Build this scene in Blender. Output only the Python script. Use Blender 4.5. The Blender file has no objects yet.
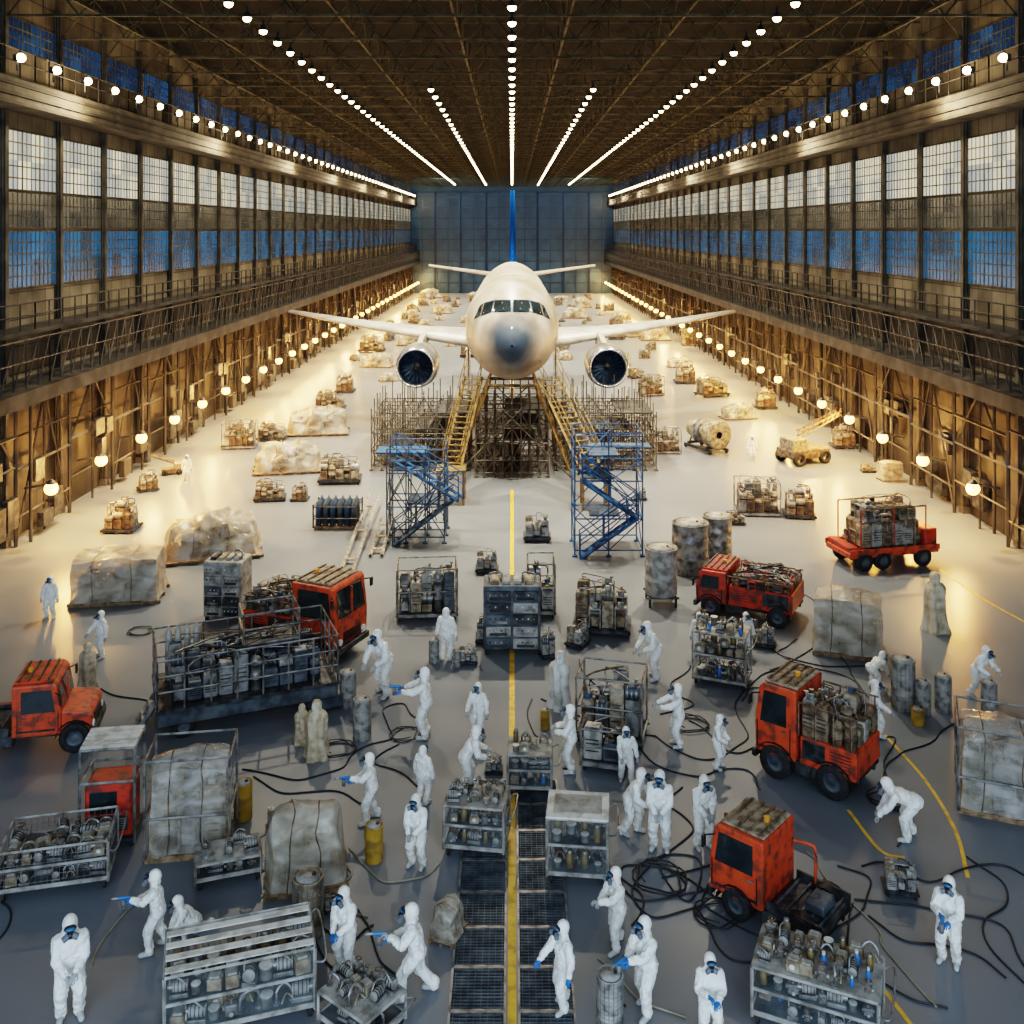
import bpy, math, random, bmesh
from mathutils import Vector, Matrix, noise
V=Vector
SC=bpy.context.scene; COL=SC.collection
H=13.0; FP=1000.0; HY=230.0
def F(px,py):
    D=FP*H/(py-HY); return ((px-512)*D/FP, D)
def rad(a): return math.radians(a)
# ------------------------------------------------------------ materials
MT={}
def mat(key,c1,c2=None,c3=None,rough=.6,metal=0.,scale=2.,bump=0.,bscale=18.,em=None,es=0.,coat=0.,detail=4.,alpha=None,streak=None,spec=.5,p0=.38):
    m=bpy.data.materials.new(key); m.use_nodes=True; MT[key]=m
    nt=m.node_tree; N=nt.nodes; L=nt.links; b=N['Principled BSDF']
    b.inputs['Roughness'].default_value=rough; b.inputs['Metallic'].default_value=metal
    b.inputs['Coat Weight'].default_value=coat; b.inputs['Specular IOR Level'].default_value=spec
    c2=c2 or tuple(x*.75 for x in c1); c3=c3 or c1
    tc=N.new('ShaderNodeTexCoord'); n=N.new('ShaderNodeTexNoise'); n.inputs['Scale'].default_value=scale; n.inputs['Detail'].default_value=detail
    src=tc.outputs['Object']
    if streak:
        mp=N.new('ShaderNodeMapping'); mp.inputs['Scale'].default_value=streak; L.new(src,mp.inputs['Vector']); src=mp.outputs['Vector']; n.inputs['Distortion'].default_value=.6
    L.new(src,n.inputs['Vector'])
    r=N.new('ShaderNodeValToRGB'); e=r.color_ramp.elements
    e[0].position=p0; e[0].color=(*c2,1); e[1].position=.66; e[1].color=(*c3,1)
    k=e.new(.5); k.color=(*c1,1)
    L.new(n.outputs['Fac'],r.inputs['Fac']); L.new(r.outputs['Color'],b.inputs['Base Color'])
    if bump:
        n2=N.new('ShaderNodeTexNoise'); n2.inputs['Scale'].default_value=bscale; n2.inputs['Detail'].default_value=3
        L.new(src,n2.inputs['Vector'])
        bp=N.new('ShaderNodeBump'); bp.inputs['Strength'].default_value=bump; bp.inputs['Distance'].default_value=.05
        L.new(n2.outputs['Fac'],bp.inputs['Height']); L.new(bp.outputs['Normal'],b.inputs['Normal'])
    if alpha:
        mr=N.new('ShaderNodeMapRange'); mr.inputs['From Min'].default_value=.35; mr.inputs['From Max'].default_value=.65; mr.inputs['To Min'].default_value=alpha[0]; mr.inputs['To Max'].default_value=alpha[1]
        L.new(n.outputs['Fac'],mr.inputs['Value']); L.new(mr.outputs['Result'],b.inputs['Alpha'])
    if em:
        b.inputs['Emission Color'].default_value=(*em,1); b.inputs['Emission Strength'].default_value=es
        m.cycles.emission_sampling='NONE'
    return m
mat('suit',(.84,.82,.76),(.72,.7,.64),(.88,.86,.81),rough=.65,scale=5,bump=.45,bscale=12)
mat('boot',(.5,.5,.47),rough=.6); mat('skin',(.55,.33,.24),rough=.5); mat('mask',(.02,.02,.025),(.015,.015,.015),rough=.4)
mat('lens',(.03,.14,.26),(.02,.08,.15),rough=.08); mat('filter',(.16,.2,.24),rough=.5)
mat('gloveb',(.04,.2,.5),(.03,.15,.4),rough=.45); mat('glovew',(.42,.42,.4),rough=.6)
mat('blueplastic',(.04,.2,.48),(.03,.13,.35),rough=.35)
mat('red',(.42,.035,.014),(.15,.035,.022),(.52,.05,.016),rough=.5,scale=3.5,bump=.2,coat=.08,detail=7,p0=.4)
mat('orange',(.52,.062,.016),(.2,.045,.022),(.6,.085,.02),rough=.5,scale=3.5,bump=.2,coat=.08,detail=7,p0=.4)
mat('rust',(.17,.11,.065),(.08,.052,.035),(.28,.21,.14),rough=.75,metal=.2,scale=5,bump=.5)
mat('rustlt',(.3,.24,.16),(.16,.11,.07),(.4,.35,.27),rough=.7,metal=.2,scale=5,bump=.4)
mat('steel',(.28,.275,.265),(.13,.125,.115),(.4,.39,.36),rough=.4,metal=.5,scale=4,bump=.15)
mat('steeldk',(.06,.063,.068),(.03,.03,.033),(.11,.11,.11),rough=.5,metal=.5,scale=4,bump=.15)
mat('slate',(.085,.105,.125),(.05,.06,.07),(.14,.16,.17),rough=.5,metal=.3,scale=3,bump=.15)
mat('grey',(.3,.29,.26),(.17,.155,.13),(.4,.385,.35),rough=.6,scale=4,bump=.2)
mat('olive',(.17,.15,.09),(.09,.08,.05),(.25,.22,.15),rough=.65,scale=4,bump=.2)
mat('white',(.62,.6,.55),(.42,.4,.35),(.7,.69,.64),rough=.5,scale=4,bump=.1)
mat('yellow',(.42,.24,.025),(.25,.15,.03),(.5,.31,.045),rough=.5,scale=3)
mat('stripe',(.75,.43,.04),(.5,.3,.04),(.8,.5,.06),rough=.5,scale=4)
mat('yelsteel',(.2,.14,.055),(.1,.07,.035),(.29,.2,.08),rough=.55,metal=.3,scale=3)
mat('scafdk',(.085,.077,.062),(.04,.037,.031),(.14,.125,.1),rough=.6,metal=.3,scale=2)
mat('bluesteel',(.018,.09,.22),(.013,.05,.13),(.028,.13,.3),rough=.5,metal=.2,scale=3)
mat('bluegrey',(.05,.09,.15),(.03,.055,.09),(.09,.14,.2),rough=.55,metal=.3,scale=3)
mat('black',(.015,.015,.017),(.01,.01,.01),rough=.5); mat('tyre',(.02,.02,.02),(.035,.032,.03),rough=.8,scale=8,bump=.3)
mat('glass',(.02,.03,.035),(.012,.018,.02),rough=.06,coat=.5); mat('amber',(.8,.35,.03),rough=.3)
mat('clear',(.4,.48,.5),(.35,.42,.44),rough=.12,alpha=(.04,.14),scale=1.5)
mat('lampglass',(.8,.8,.75),rough=.2)
mat('wrap',(.42,.37,.29),(.33,.28,.21),(.52,.48,.41),rough=.32,scale=1.6,bump=.45,bscale=2.5,coat=.25,detail=5,alpha=(.5,.8),streak=(1.,1.,1.6))
mat('wrapclear',(.46,.43,.37),(.37,.33,.27),(.58,.56,.51),rough=.28,scale=1.6,bump=.45,bscale=3,coat=.35,detail=5,alpha=(.26,.58),streak=(1,1,1.8))
mat('drape',(.52,.43,.29),(.36,.28,.17),(.63,.55,.42),rough=.6,scale=4,bump=.4,bscale=8)
mat('wood',(.26,.17,.09),(.15,.1,.055),(.34,.24,.15),rough=.8,scale=6,bump=.2)
mat('roof',(.013,.012,.01),(.009,.008,.007),(.018,.016,.013),rough=.9,scale=.6,spec=.2)
mat('truss',(.085,.075,.045),(.045,.04,.025),(.13,.115,.065),rough=.7,metal=.0,scale=1.5,spec=.2)
mat('col',(.105,.093,.072),(.06,.053,.042),(.155,.138,.108),rough=.65,metal=.1,scale=1)
mat('walk',(.046,.043,.039),(.025,.024,.022),(.075,.069,.06),rough=.65,metal=.2,scale=1)
mat('wing',(.42,.4,.36),(.33,.31,.28),(.5,.48,.44),rough=.35,metal=.1,scale=1)
mat('cowl',(.22,.215,.2),(.15,.145,.135),(.32,.31,.29),rough=.3,metal=.5,scale=1)
mat('alu',(.72,.75,.8),(.6,.62,.66),rough=.2,metal=.9); mat('tailblue',(.006,.055,.22),(.006,.055,.22),rough=.9,spec=.0); mat('navy',(.015,.035,.075),(.01,.02,.045),rough=.35,metal=.3)
mat('hose',(.03,.03,.032),(.02,.02,.02),rough=.5); mat('hosey',(.33,.29,.2),(.24,.2,.13),rough=.5)
mat('bulbw',(1,.9,.7),rough=.4,em=(1,.78,.46),es=13); mat('bulby',(1,.6,.2),rough=.4,em=(1,.52,.13),es=8)
mat('door',(.02,.06,.105),(.015,.045,.08),(.026,.075,.13),rough=.5,metal=.0,scale=.4)
mat('frame',(.12,.105,.08),(.07,.06,.045),rough=.6)
def nosemat():
    m=bpy.data.materials.new('primer'); m.use_nodes=True; MT['primer']=m; nt=m.node_tree; N=nt.nodes; L=nt.links; b=N['Principled BSDF']; b.inputs['Coat Weight'].default_value=.05
    tc=N.new('ShaderNodeTexCoord'); n=N.new('ShaderNodeTexNoise'); n.inputs['Scale'].default_value=.6; n.inputs['Detail'].default_value=6; L.new(tc.outputs['Object'],n.inputs['Vector'])
    r=N.new('ShaderNodeValToRGB'); e=r.color_ramp.elements; e[0].position=.35; e[0].color=(.3,.24,.17,1); e[1].position=.65; e[1].color=(.5,.46,.4,1); L.new(n.outputs['Fac'],r.inputs['Fac'])
    sx=N.new('ShaderNodeSeparateXYZ'); L.new(tc.outputs['Object'],sx.inputs[0]); ad=N.new('ShaderNodeMath'); ad.operation='ADD'; mu=N.new('ShaderNodeMath'); mu.operation='MULTIPLY'; mu.inputs[1].default_value=.9
    L.new(n.outputs['Fac'],mu.inputs[0]); L.new(sx.outputs['Y'],ad.inputs[0]); L.new(mu.outputs[0],ad.inputs[1])
    mr=N.new('ShaderNodeMapRange'); mr.inputs['From Min'].default_value=50.75; mr.inputs['From Max'].default_value=52.4; L.new(ad.outputs[0],mr.inputs['Value'])
    mx=N.new('ShaderNodeMix'); mx.data_type='RGBA'; mx.inputs['A'].default_value=(.022,.045,.075,1); L.new(mr.outputs['Result'],mx.inputs['Factor']); L.new(r.outputs['Color'],mx.inputs['B']); L.new(mx.outputs['Result'],b.inputs['Base Color'])
    m2=N.new('ShaderNodeMapRange'); m2.inputs['To Min'].default_value=.62; m2.inputs['To Max'].default_value=.4; L.new(mr.outputs['Result'],m2.inputs['Value']); L.new(m2.outputs['Result'],b.inputs['Roughness'])
nosemat()
def paneglowmat(key,ca,cb,cc,st,pos=.55):  # panes emit: daylight and reflected lamp glow put into the material
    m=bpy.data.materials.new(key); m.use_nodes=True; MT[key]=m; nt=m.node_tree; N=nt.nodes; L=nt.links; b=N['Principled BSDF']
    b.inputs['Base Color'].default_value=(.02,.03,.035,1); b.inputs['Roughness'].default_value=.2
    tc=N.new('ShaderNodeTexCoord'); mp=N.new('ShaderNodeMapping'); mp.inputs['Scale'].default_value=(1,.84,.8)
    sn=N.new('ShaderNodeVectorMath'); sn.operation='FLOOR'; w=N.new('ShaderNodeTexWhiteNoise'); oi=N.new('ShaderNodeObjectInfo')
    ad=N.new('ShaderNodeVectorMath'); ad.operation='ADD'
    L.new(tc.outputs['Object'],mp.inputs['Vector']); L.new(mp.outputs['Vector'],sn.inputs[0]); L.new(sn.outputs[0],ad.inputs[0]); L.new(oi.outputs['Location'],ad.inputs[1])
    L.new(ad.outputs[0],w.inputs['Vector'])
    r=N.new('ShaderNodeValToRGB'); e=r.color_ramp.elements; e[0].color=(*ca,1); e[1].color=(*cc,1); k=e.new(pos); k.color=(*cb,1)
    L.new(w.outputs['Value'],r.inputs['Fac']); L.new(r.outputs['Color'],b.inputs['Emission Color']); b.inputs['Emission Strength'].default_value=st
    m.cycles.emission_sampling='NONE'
paneglowmat('paneglowblue',(.006,.05,.1),(.008,.1,.22),(.014,.16,.34),.7,.5)
paneglowmat('paneglowbright',(.27,.3,.3),(.42,.42,.36),(.66,.6,.44),1.05)
paneglowmat('paneglowwarm',(.03,.03,.025),(.08,.068,.045),(.16,.13,.08),.6)
paneglowmat('paneglowclere',(.003,.02,.06),(.006,.045,.12),(.016,.1,.24),.6)
def floormat():
    m=bpy.data.materials.new('floor'); m.use_nodes=True; MT['floor']=m; nt=m.node_tree; N=nt.nodes; L=nt.links; b=N['Principled BSDF']
    tc=N.new('ShaderNodeTexCoord')
    def nz(s,d=6):
        n=N.new('ShaderNodeTexNoise'); n.inputs['Scale'].default_value=s; n.inputs['Detail'].default_value=d; L.new(tc.outputs['Object'],n.inputs['Vector']); return n
    a=nz(.08,3); c=nz(.7,6)
    r=N.new('ShaderNodeValToRGB'); e=r.color_ramp.elements; e[0].position=.3; e[0].color=(.15,.168,.19,1); e[1].position=.7; e[1].color=(.185,.205,.225,1)
    L.new(a.outputs['Fac'],r.inputs['Fac'])
    r2=N.new('ShaderNodeValToRGB'); e=r2.color_ramp.elements; e[0].position=.3; e[0].color=(.92,.92,.92,1); e[1].position=.7; e[1].color=(1.02,1.02,1.02,1)
    L.new(c.outputs['Fac'],r2.inputs['Fac'])
    mx=N.new('ShaderNodeMix'); mx.data_type='RGBA'; mx.blend_type='MULTIPLY'; mx.inputs['Factor'].default_value=1
    L.new(r.outputs['Color'],mx.inputs['A']); L.new(r2.outputs['Color'],mx.inputs['B'])
    L.new(mx.outputs['Result'],b.inputs['Base Color'])
    mr=N.new('ShaderNodeMapRange'); mr.inputs['To Min'].default_value=.26; mr.inputs['To Max'].default_value=.42; L.new(c.outputs['Fac'],mr.inputs['Value']); L.new(mr.outputs['Result'],b.inputs['Roughness'])
floormat()
def wallmat(key,c1,c2,sc,bw,bh):
    m=bpy.data.materials.new(key); m.use_nodes=True; MT[key]=m; nt=m.node_tree; N=nt.nodes; L=nt.links; b=N['Principled BSDF']
    tc=N.new('ShaderNodeTexCoord')
    sx=N.new('ShaderNodeSeparateXYZ'); cx=N.new('ShaderNodeCombineXYZ'); L.new(tc.outputs['Object'],sx.inputs[0]); L.new(sx.outputs['Y'],cx.inputs['X']); L.new(sx.outputs['Z'],cx.inputs['Y'])
    br=N.new('ShaderNodeTexBrick'); br.offset=0; br.inputs['Color1'].default_value=(*c1,1); br.inputs['Color2'].default_value=(*c2,1); br.inputs['Mortar'].default_value=(c2[0]*.3,c2[1]*.3,c2[2]*.3,1)
    br.inputs['Scale'].default_value=1; br.inputs['Brick Width'].default_value=bw; br.inputs['Row Height'].default_value=bh; br.inputs['Mortar Size'].default_value=.03
    n=N.new('ShaderNodeTexNoise'); n.inputs['Scale'].default_value=.5; n.inputs['Detail'].default_value=6; L.new(tc.outputs['Object'],n.inputs['Vector'])
    r2=N.new('ShaderNodeValToRGB'); e=r2.color_ramp.elements; e[0].position=.35; e[0].color=(.4,.4,.4,1); e[1].position=.65; e[1].color=(1.1,1.1,1.1,1); L.new(n.outputs['Fac'],r2.inputs['Fac'])
    mx=N.new('ShaderNodeMix'); mx.data_type='RGBA'; mx.blend_type='MULTIPLY'; mx.inputs['Factor'].default_value=1
    L.new(cx.outputs[0],br.inputs['Vector']); L.new(br.outputs['Color'],mx.inputs['A']); L.new(r2.outputs['Color'],mx.inputs['B']); L.new(mx.outputs['Result'],b.inputs['Base Color']); b.inputs['Roughness'].default_value=.6
wallmat('wallup',(.25,.215,.15),(.165,.14,.1),1,1.25,1.15); wallmat('walllow',(.062,.055,.046),(.033,.029,.025),1,1.3,1.5)
# ------------------------------------------------------------ geometry
class G:
    def __init__(s): s.v=[];s.f=[];s.m=[];s.sm=[]
    def add(s,v,f,m,sm=False,M=None):
        o=len(s.v)
        if M is not None: v=[M@V(p) for p in v]
        s.v+=[tuple(p) for p in v]; s.f+=[tuple(i+o for i in q) for q in f]; s.m+=[m]*len(f); s.sm+=[sm]*len(f)
    def box(s,c,d,m,rz=0,b=0,M=None):
        hx,hy,hz=[x/2 for x in d]; T=Matrix.Translation(c)@Matrix.Rotation(rz,4,'Z')
        if M is not None: T=M@T
        if b<=0:
            v=[(x,y,z) for x in(-hx,hx) for y in(-hy,hy) for z in(-hz,hz)]
            s.add(v,[(0,1,3,2),(4,6,7,5),(0,4,5,1),(2,3,7,6),(0,2,6,4),(1,5,7,3)],m,False,T); return
        b=min(b,hx*.9,hy*.9,hz*.9); hh=(hx,hy,hz); v=[];ix={}
        for sx in(-1,1):
            for sy in(-1,1):
                for sz in(-1,1):
                    for a in range(3):
                        p=[sx*hx,sy*hy,sz*hz]
                        for k in range(3):
                            if k!=a: p[k]-= (sx,sy,sz)[k]*b
                        ix[(sx,sy,sz,a)]=len(v); v.append(V(p))
        fs=[]
        def ff(q):
            c0=sum((v[i] for i in q),V())/len(q); n=(v[q[1]]-v[q[0]]).cross(v[q[2]]-v[q[1]])
            fs.append(tuple(q) if n.dot(c0)>0 else tuple(reversed(q)))
        for a in range(3):
            bb,cc=[k for k in range(3) if k!=a]
            for sg in(-1,1):
                q=[]
                for s1,s2 in((1,1),(-1,1),(-1,-1),(1,-1)):
                    t=[0,0,0]; t[a]=sg;t[bb]=s1;t[cc]=s2; q.append(ix[(*t,a)])
                ff(q)
            for s1 in(-1,1):
                for s2 in(-1,1):
                    t=[0,0,0];t[bb]=s1;t[cc]=s2; lo=list(t);lo[a]=-1;hi=list(t);hi[a]=1
                    ff([ix[(*lo,bb)],ix[(*lo,cc)],ix[(*hi,cc)],ix[(*hi,bb)]])
        for sx in(-1,1):
            for sy in(-1,1):
                for sz in(-1,1): ff([ix[(sx,sy,sz,a)] for a in range(3)])
        s.add(v,fs,m,False,T)
    def cyl(s,p0,p1,r0,m,r1=None,n=10,cap=True,sm=True):
        p0=V(p0);p1=V(p1); r1=r0 if r1 is None else r1; ax=(p1-p0)
        if ax.length<1e-6: return
        q=ax.to_track_quat('Z','Y').to_matrix().to_4x4(); T=Matrix.Translation(p0)@q; L=ax.length
        v=[];
        for r,z in((r0,0),(r1,L)):
            v+=[(r*math.cos(2*math.pi*i/n),r*math.sin(2*math.pi*i/n),z) for i in range(n)]
        s.add(v,[(i,(i+1)%n,n+(i+1)%n,n+i) for i in range(n)],m,sm,T)
        if cap: s.add(v,[tuple(reversed(range(n))),tuple(range(n,2*n))],m,False,T)
    def bar(s,p0,p1,w,m): s.cyl(p0,p1,w*.7,m,n=4,cap=False,sm=False)
    def tube(s,pts,r,m,n=6):
        P=[V(p) for p in pts]; up=V((0,0,1)); v=[]
        for i,p in enumerate(P):
            t=(P[min(i+1,len(P)-1)]-P[max(i-1,0)]).normalized()
            u=t.cross(up)
            if u.length<.05: u=t.cross(V((1,0,0)))
            u.normalize(); w=u.cross(t)
            v+=[p+u*r*math.cos(2*math.pi*k/n)+w*r*math.sin(2*math.pi*k/n) for k in range(n)]
        s.add(v,[(i*n+k,i*n+(k+1)%n,(i+1)*n+(k+1)%n,(i+1)*n+k) for i in range(len(P)-1) for k in range(n)],m,True)
        s.add(v,[tuple(range(n)),tuple(range(len(P)*n-n,len(P)*n))],m)
    def lathe(s,prof,m,n=16,M=None,fold=None):
        v=[]
        for r,z in prof:
            for i in range(n):
                a=2*math.pi*i/n; rr=r*(fold(a,z) if fold else 1); v.append((rr*math.cos(a),rr*math.sin(a),z))
        k=len(prof)
        s.add(v,[(j*n+i,j*n+(i+1)%n,(j+1)*n+(i+1)%n,(j+1)*n+i) for j in range(k-1) for i in range(n)],m,True,M)
    def ball(s,c,r,m,n=12,k=8,M=None):
        if not hasattr(r,'__len__'): r=(r,r,r)
        T=Matrix.Translation(c)@Matrix.Diagonal((*r,1))
        if M is not None: T=M@T
        s.lathe([(max(.001,math.sin(math.pi*j/k)),-math.cos(math.pi*j/k)) for j in range(k+1)],m,n,T)
    def prism(s,poly,y0,y1,m,b=0,M=None,axis='Y'):
        bm=bmesh.new(); vs=[bm.verts.new((x,y0,z)) for x,z in poly]; f=bm.faces.new(vs)
        r=bmesh.ops.extrude_face_region(bm,geom=[f]); bmesh.ops.translate(bm,verts=[e for e in r['geom'] if isinstance(e,bmesh.types.BMVert)],vec=(0,y1-y0,0))
        bmesh.ops.recalc_face_normals(bm,faces=bm.faces)
        if b: bmesh.ops.bevel(bm,geom=list(bm.edges),offset=b,segments=2,profile=.6,affect='EDGES')
        bm.verts.index_update(); v=[x.co.copy() for x in bm.verts]; fs=[[q.index for q in x.verts] for x in bm.faces]; bm.free()
        if axis=='X': v=[V((p.y,p.x,p.z)) for p in v]
        s.add(v,fs,m,False,M)
    def cap(s,p0,p1,r0,r1,m='suit',sx=1,sy=1,ref=(1,0,0),n=12):
        p0=V(p0);p1=V(p1); ax=(p1-p0); L=max(ax.length,1e-4); w=ax.normalized() if ax.length>1e-4 else V((0,0,1))
        u=V(ref)-w*V(ref).dot(w)
        if u.length<.1: u=V((0,1,0))-w*w.y
        u.normalize(); q=w.cross(u); v=[]; st=[(-r0*math.cos(t*math.pi/8),r0*math.sin(t*math.pi/8)+.0005) for t in range(0,5)]+[(L+r1*math.sin(t*math.pi/8),r1*math.cos(t*math.pi/8)+.0005) for t in range(0,5)]
        for z,r in st: v+=[p0+w*z+u*(r*sx*math.cos(2*math.pi*i/n))+q*(r*sy*math.sin(2*math.pi*i/n)) for i in range(n)]
        k=len(st); s.add(v,[(j*n+i,j*n+(i+1)%n,(j+1)*n+(i+1)%n,(j+1)*n+i) for j in range(k-1) for i in range(n)]+[tuple(reversed(range(n))),tuple(range(k*n-n,k*n))],m,True)
    def mesh(s,name):
        me=bpy.data.meshes.new(name); me.from_pydata(s.v,[],s.f); ks=list(dict.fromkeys(s.m)); ix={k:i for i,k in enumerate(ks)}
        for k in ks: me.materials.append(MT[k])
        me.polygons.foreach_set('material_index',[ix[k] for k in s.m]); me.polygons.foreach_set('use_smooth',s.sm); me.update(); return me
CH={}
def mk(name,g,parent=None,loc=(0,0,0),rz=0,label=None,cat=None,kind=None,group=None,M=None):
    me=g.mesh(name) if isinstance(g,G) else g
    o=bpy.data.objects.new(name,me); COL.objects.link(o); CH[o]=[]
    if M is not None: o.matrix_local=M
    else: o.location=loc; o.rotation_euler=(0,0,rz)
    if parent is not None: o.parent=parent; CH[parent].append(o)
    if label: o['label']=label
    if cat: o['category']=cat
    if kind: o['kind']=kind
    if group: o['group']=group
    return o
def root(name,label,cat):
    o=bpy.data.objects.new(name,None); o.empty_display_size=.2; COL.objects.link(o); CH[o]=[]; o['label']=label; o['category']=cat; return o
def dup(o,parent=None):
    n=o.copy(); COL.objects.link(n); CH[n]=[]
    if parent is not None: n.parent=parent; CH[parent].append(n)
    for c in list(CH[o]): dup(c,n)
    return n
PR={}
def put(key,x,y,rz=0,s=1,z=0,label=None,group=None,builder=None):
    if key in PR: o=dup(PR[key])
    else: o=builder(); PR[key]=o
    o.location=(x,y,z); o.rotation_euler=(0,0,rad(rz)); o.scale=(s,s,s)
    if label: o['label']=label
    if group: o['group']=group
    return o,Matrix.Translation((x,y,z))@Matrix.Rotation(rad(rz),4,'Z')@Matrix.Diagonal((s,s,s,1))
def putp(key,px,py,rz=0,s=1,**k): return put(key,*F(px,py),rz,s,**k)
# ------------------------------------------------------------ hangar shell
YA,YB,XW,ZT=-4.,206.,21.,24.
g=G(); g.box((0,(YA+YB)/2,-.1),(2*XW+1,YB-YA+1,.2),'floor'); mk('floor',g,kind='structure')
g=G(); g.box((0,(YA+YB)/2,ZT+.15),(2*XW+1,YB-YA+1,.3),'roof'); mk('ceiling',g,kind='structure')
for sd,nm in((-1,'wall_left'),(1,'wall_right')):
    g=G(); ym=(YA+YB)/2; ly=YB-YA
    g.box((sd*(XW+.2),ym,3.2),(.4,ly,6.4),'walllow'); g.box((sd*(XW+.2),ym,15.2),(.4,ly,17.6),'wallup')
    mk(nm,g,kind='structure')
g=G(); g.box((0,YB+.2,ZT/2),(2*XW,.4,ZT),'door'); mk('wall_back',g,kind='structure')
for i in range(8):
    g=G(); w=2*XW/8; 
    g.box((0,0,10.4),(w-.15,.2,20.8),'door',b=.04)
    for z in range(1,10): g.box((0,-.16,z*2.2),(w-.3,.12,.16),'navy')
    for x in(-w/2+.25,0,w/2-.25): g.box((x,-.18,10.4),(.16,.16,20.6),'navy')
    mk('door_%d'%(i+1),g,loc=(-XW+w*(i+.5),YB-.2,0),kind='structure')
NB=42; ys=[YA+5*k for k in range(NB+1)]
def b_col():
    g=G(); g.box((0,0,11.5),(.08,.2,23),'col'); g.box((-.12,0,11.5),(.04,.26,23),'col'); g.box((.12,0,11.5),(.04,.26,23),'col'); g.box((0,0,.15),(.4,.4,.3),'col')
    return mk('steel_column',g,label='slim riveted brown steel column against the wall',cat='column')
for sd in(-1,1):
    for y in ys[5:-1]: put('col',sd*(XW-.17),y,group='hangar wall columns',builder=b_col)
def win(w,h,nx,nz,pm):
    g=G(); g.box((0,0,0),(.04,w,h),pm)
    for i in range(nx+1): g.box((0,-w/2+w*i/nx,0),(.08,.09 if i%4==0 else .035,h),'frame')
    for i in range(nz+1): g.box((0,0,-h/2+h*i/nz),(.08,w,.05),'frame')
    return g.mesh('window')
wm=[(win(4.75,1.3,12,3,'paneglowclere'),21.3),(win(4.75,2.5,12,5,'paneglowbright'),15.95),(win(4.75,1.5,12,3,'paneglowwarm'),13.85),(win(4.75,2.4,12,5,'paneglowblue'),11.75)]
wn=0
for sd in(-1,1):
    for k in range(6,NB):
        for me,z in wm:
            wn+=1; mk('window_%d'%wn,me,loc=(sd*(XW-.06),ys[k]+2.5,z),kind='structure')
def rail(L,h,sp,m,d=False):
    g=G()
    for z in(h,h*.55): g.bar((0,0,z),(0,L,z),.05,m)
    n=int(L/sp)
    for i in range(n+1): g.bar((0,i*L/n,0),(0,i*L/n,h),.05,m)
    if d:
        for i in range(n): g.bar((0,i*L/n,0),(0,(i+1)*L/n,h),.05,m)
    return g
m1=rail(5,1.1,1.25,'walk').mesh('railing'); m2=rail(5,1.9,1.0,'walk',True).mesh('railing')
mbs=[]
for sdd in range(4):
    R=random.Random(sdd); g=G(); g.bar((0,0,0),(0,0,6.1),.12,'walk'); g.bar((0,2.5,0),(0,2.5,6.1),.08,'walk')
    if sdd%2: g.bar((0,0,0),(0,2.5,6.0),.07,'walk'); g.bar((0,2.5,6),(0,5,0),.07,'walk')
    else: g.bar((0,0,3.2),(0,2.5,6.0),.07,'walk'); g.bar((0,2.5,6.),(0,5,3.2),.07,'walk')
    for z in(R.uniform(1,1.6),R.uniform(2.8,3.4),R.uniform(4.2,5)): g.bar((0,0,z),(0,5,z),R.uniform(.05,.12),R.choice(('walk','col')))
    for q in range(3): y=R.uniform(.6,4.4); z=R.uniform(.6,3.8); g.box((.25,y,z),(.3,R.uniform(.4,1.1),R.uniform(.5,1.3)),R.choice(('walk','steeldk','steeldk')),b=.02)
    y=R.uniform(.5,4.5); g.cyl((.3,y,0),(.3,y,6.2),.07,'walk')
    mbs.append(g.mesh('brace'))
for sd in(-1,1):
    ym=(ys[4]+YB)/2; ly=YB-ys[4]
    b=root('wall_balcony','long dark steel balcony with lattice railings along the wall','balcony')
    g=G(); g.box((sd*19.9,ym,6.45),(2.0,ly,.5),'walk',b=.04); g.box((sd*18.93,ym,6.4),(.12,ly,.6),'walk'); mk('deck',g,b)
    g=G(); g.box((sd*20.2,ym,8.85),(1.4,ly,.18),'walk'); mk('deck',g,b)
    for k in range(4,NB):
        mk('railing',m2,b,loc=(sd*18.95,ys[k],6.8)); mk('railing',m1,b,loc=(sd*19.55,ys[k],8.95)); mk('brace',mbs[(k*7+(sd>0))%4],b,loc=(sd*20.35,ys[k],0))
    c=root('catwalk','high catwalk under the clerestory with pipes and rail','catwalk')
    g=G(); g.box((sd*20.2,ym,18.5),(1.3,ly,1.1),'col',b=.05)
    for z in(18.0,18.35,18.75): g.box((sd*19.5,ym,z),(.12,ly,.12),'walk')
    mk('deck',g,c)
    for k in range(4,NB): mk('railing',m1,c,loc=(sd*19.55,ys[k],19.05))
def b_truss():
    g=G(); n=14
    for z in(21.8,23.6): g.box((0,0,z),(2*XW-.4,.1,.1),'truss')
    for i in range(n):
        x0=-XW+.3+i*(2*XW-.6)/n; x1=x0+(2*XW-.6)/n; xm=(x0+x1)/2
        g.bar((x0,0,21.8),(xm,0,23.6),.055,'truss'); g.bar((xm,0,23.6),(x1,0,21.8),.055,'truss'); g.bar((xm,0,21.8),(xm,0,23.6),.04,'truss')
    return mk('roof_truss',g,label='dark lattice steel roof truss spanning the hangar',cat='truss')
for k in range(6,42): put('truss',0,YA+5*k,group='roof trusses',builder=b_truss)
for i,x in enumerate((-17,-13.6,-7.2,-2.4,2.4,7.2,13.6,17)):
    g=G(); g.box((x,110,21.95),(.1,186,.12),'truss'); 
    for k in range(35): y=20+k*5.; g.bar((x,y,22),(x,y+2.5,23.7),.035,'truss'); g.bar((x,y+2.5,23.7),(x,y+5.,22),.035,'truss')
    mk('roof_beam',g,label='lengthwise lattice roof beam',cat='beam',group='roof beams')
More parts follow.
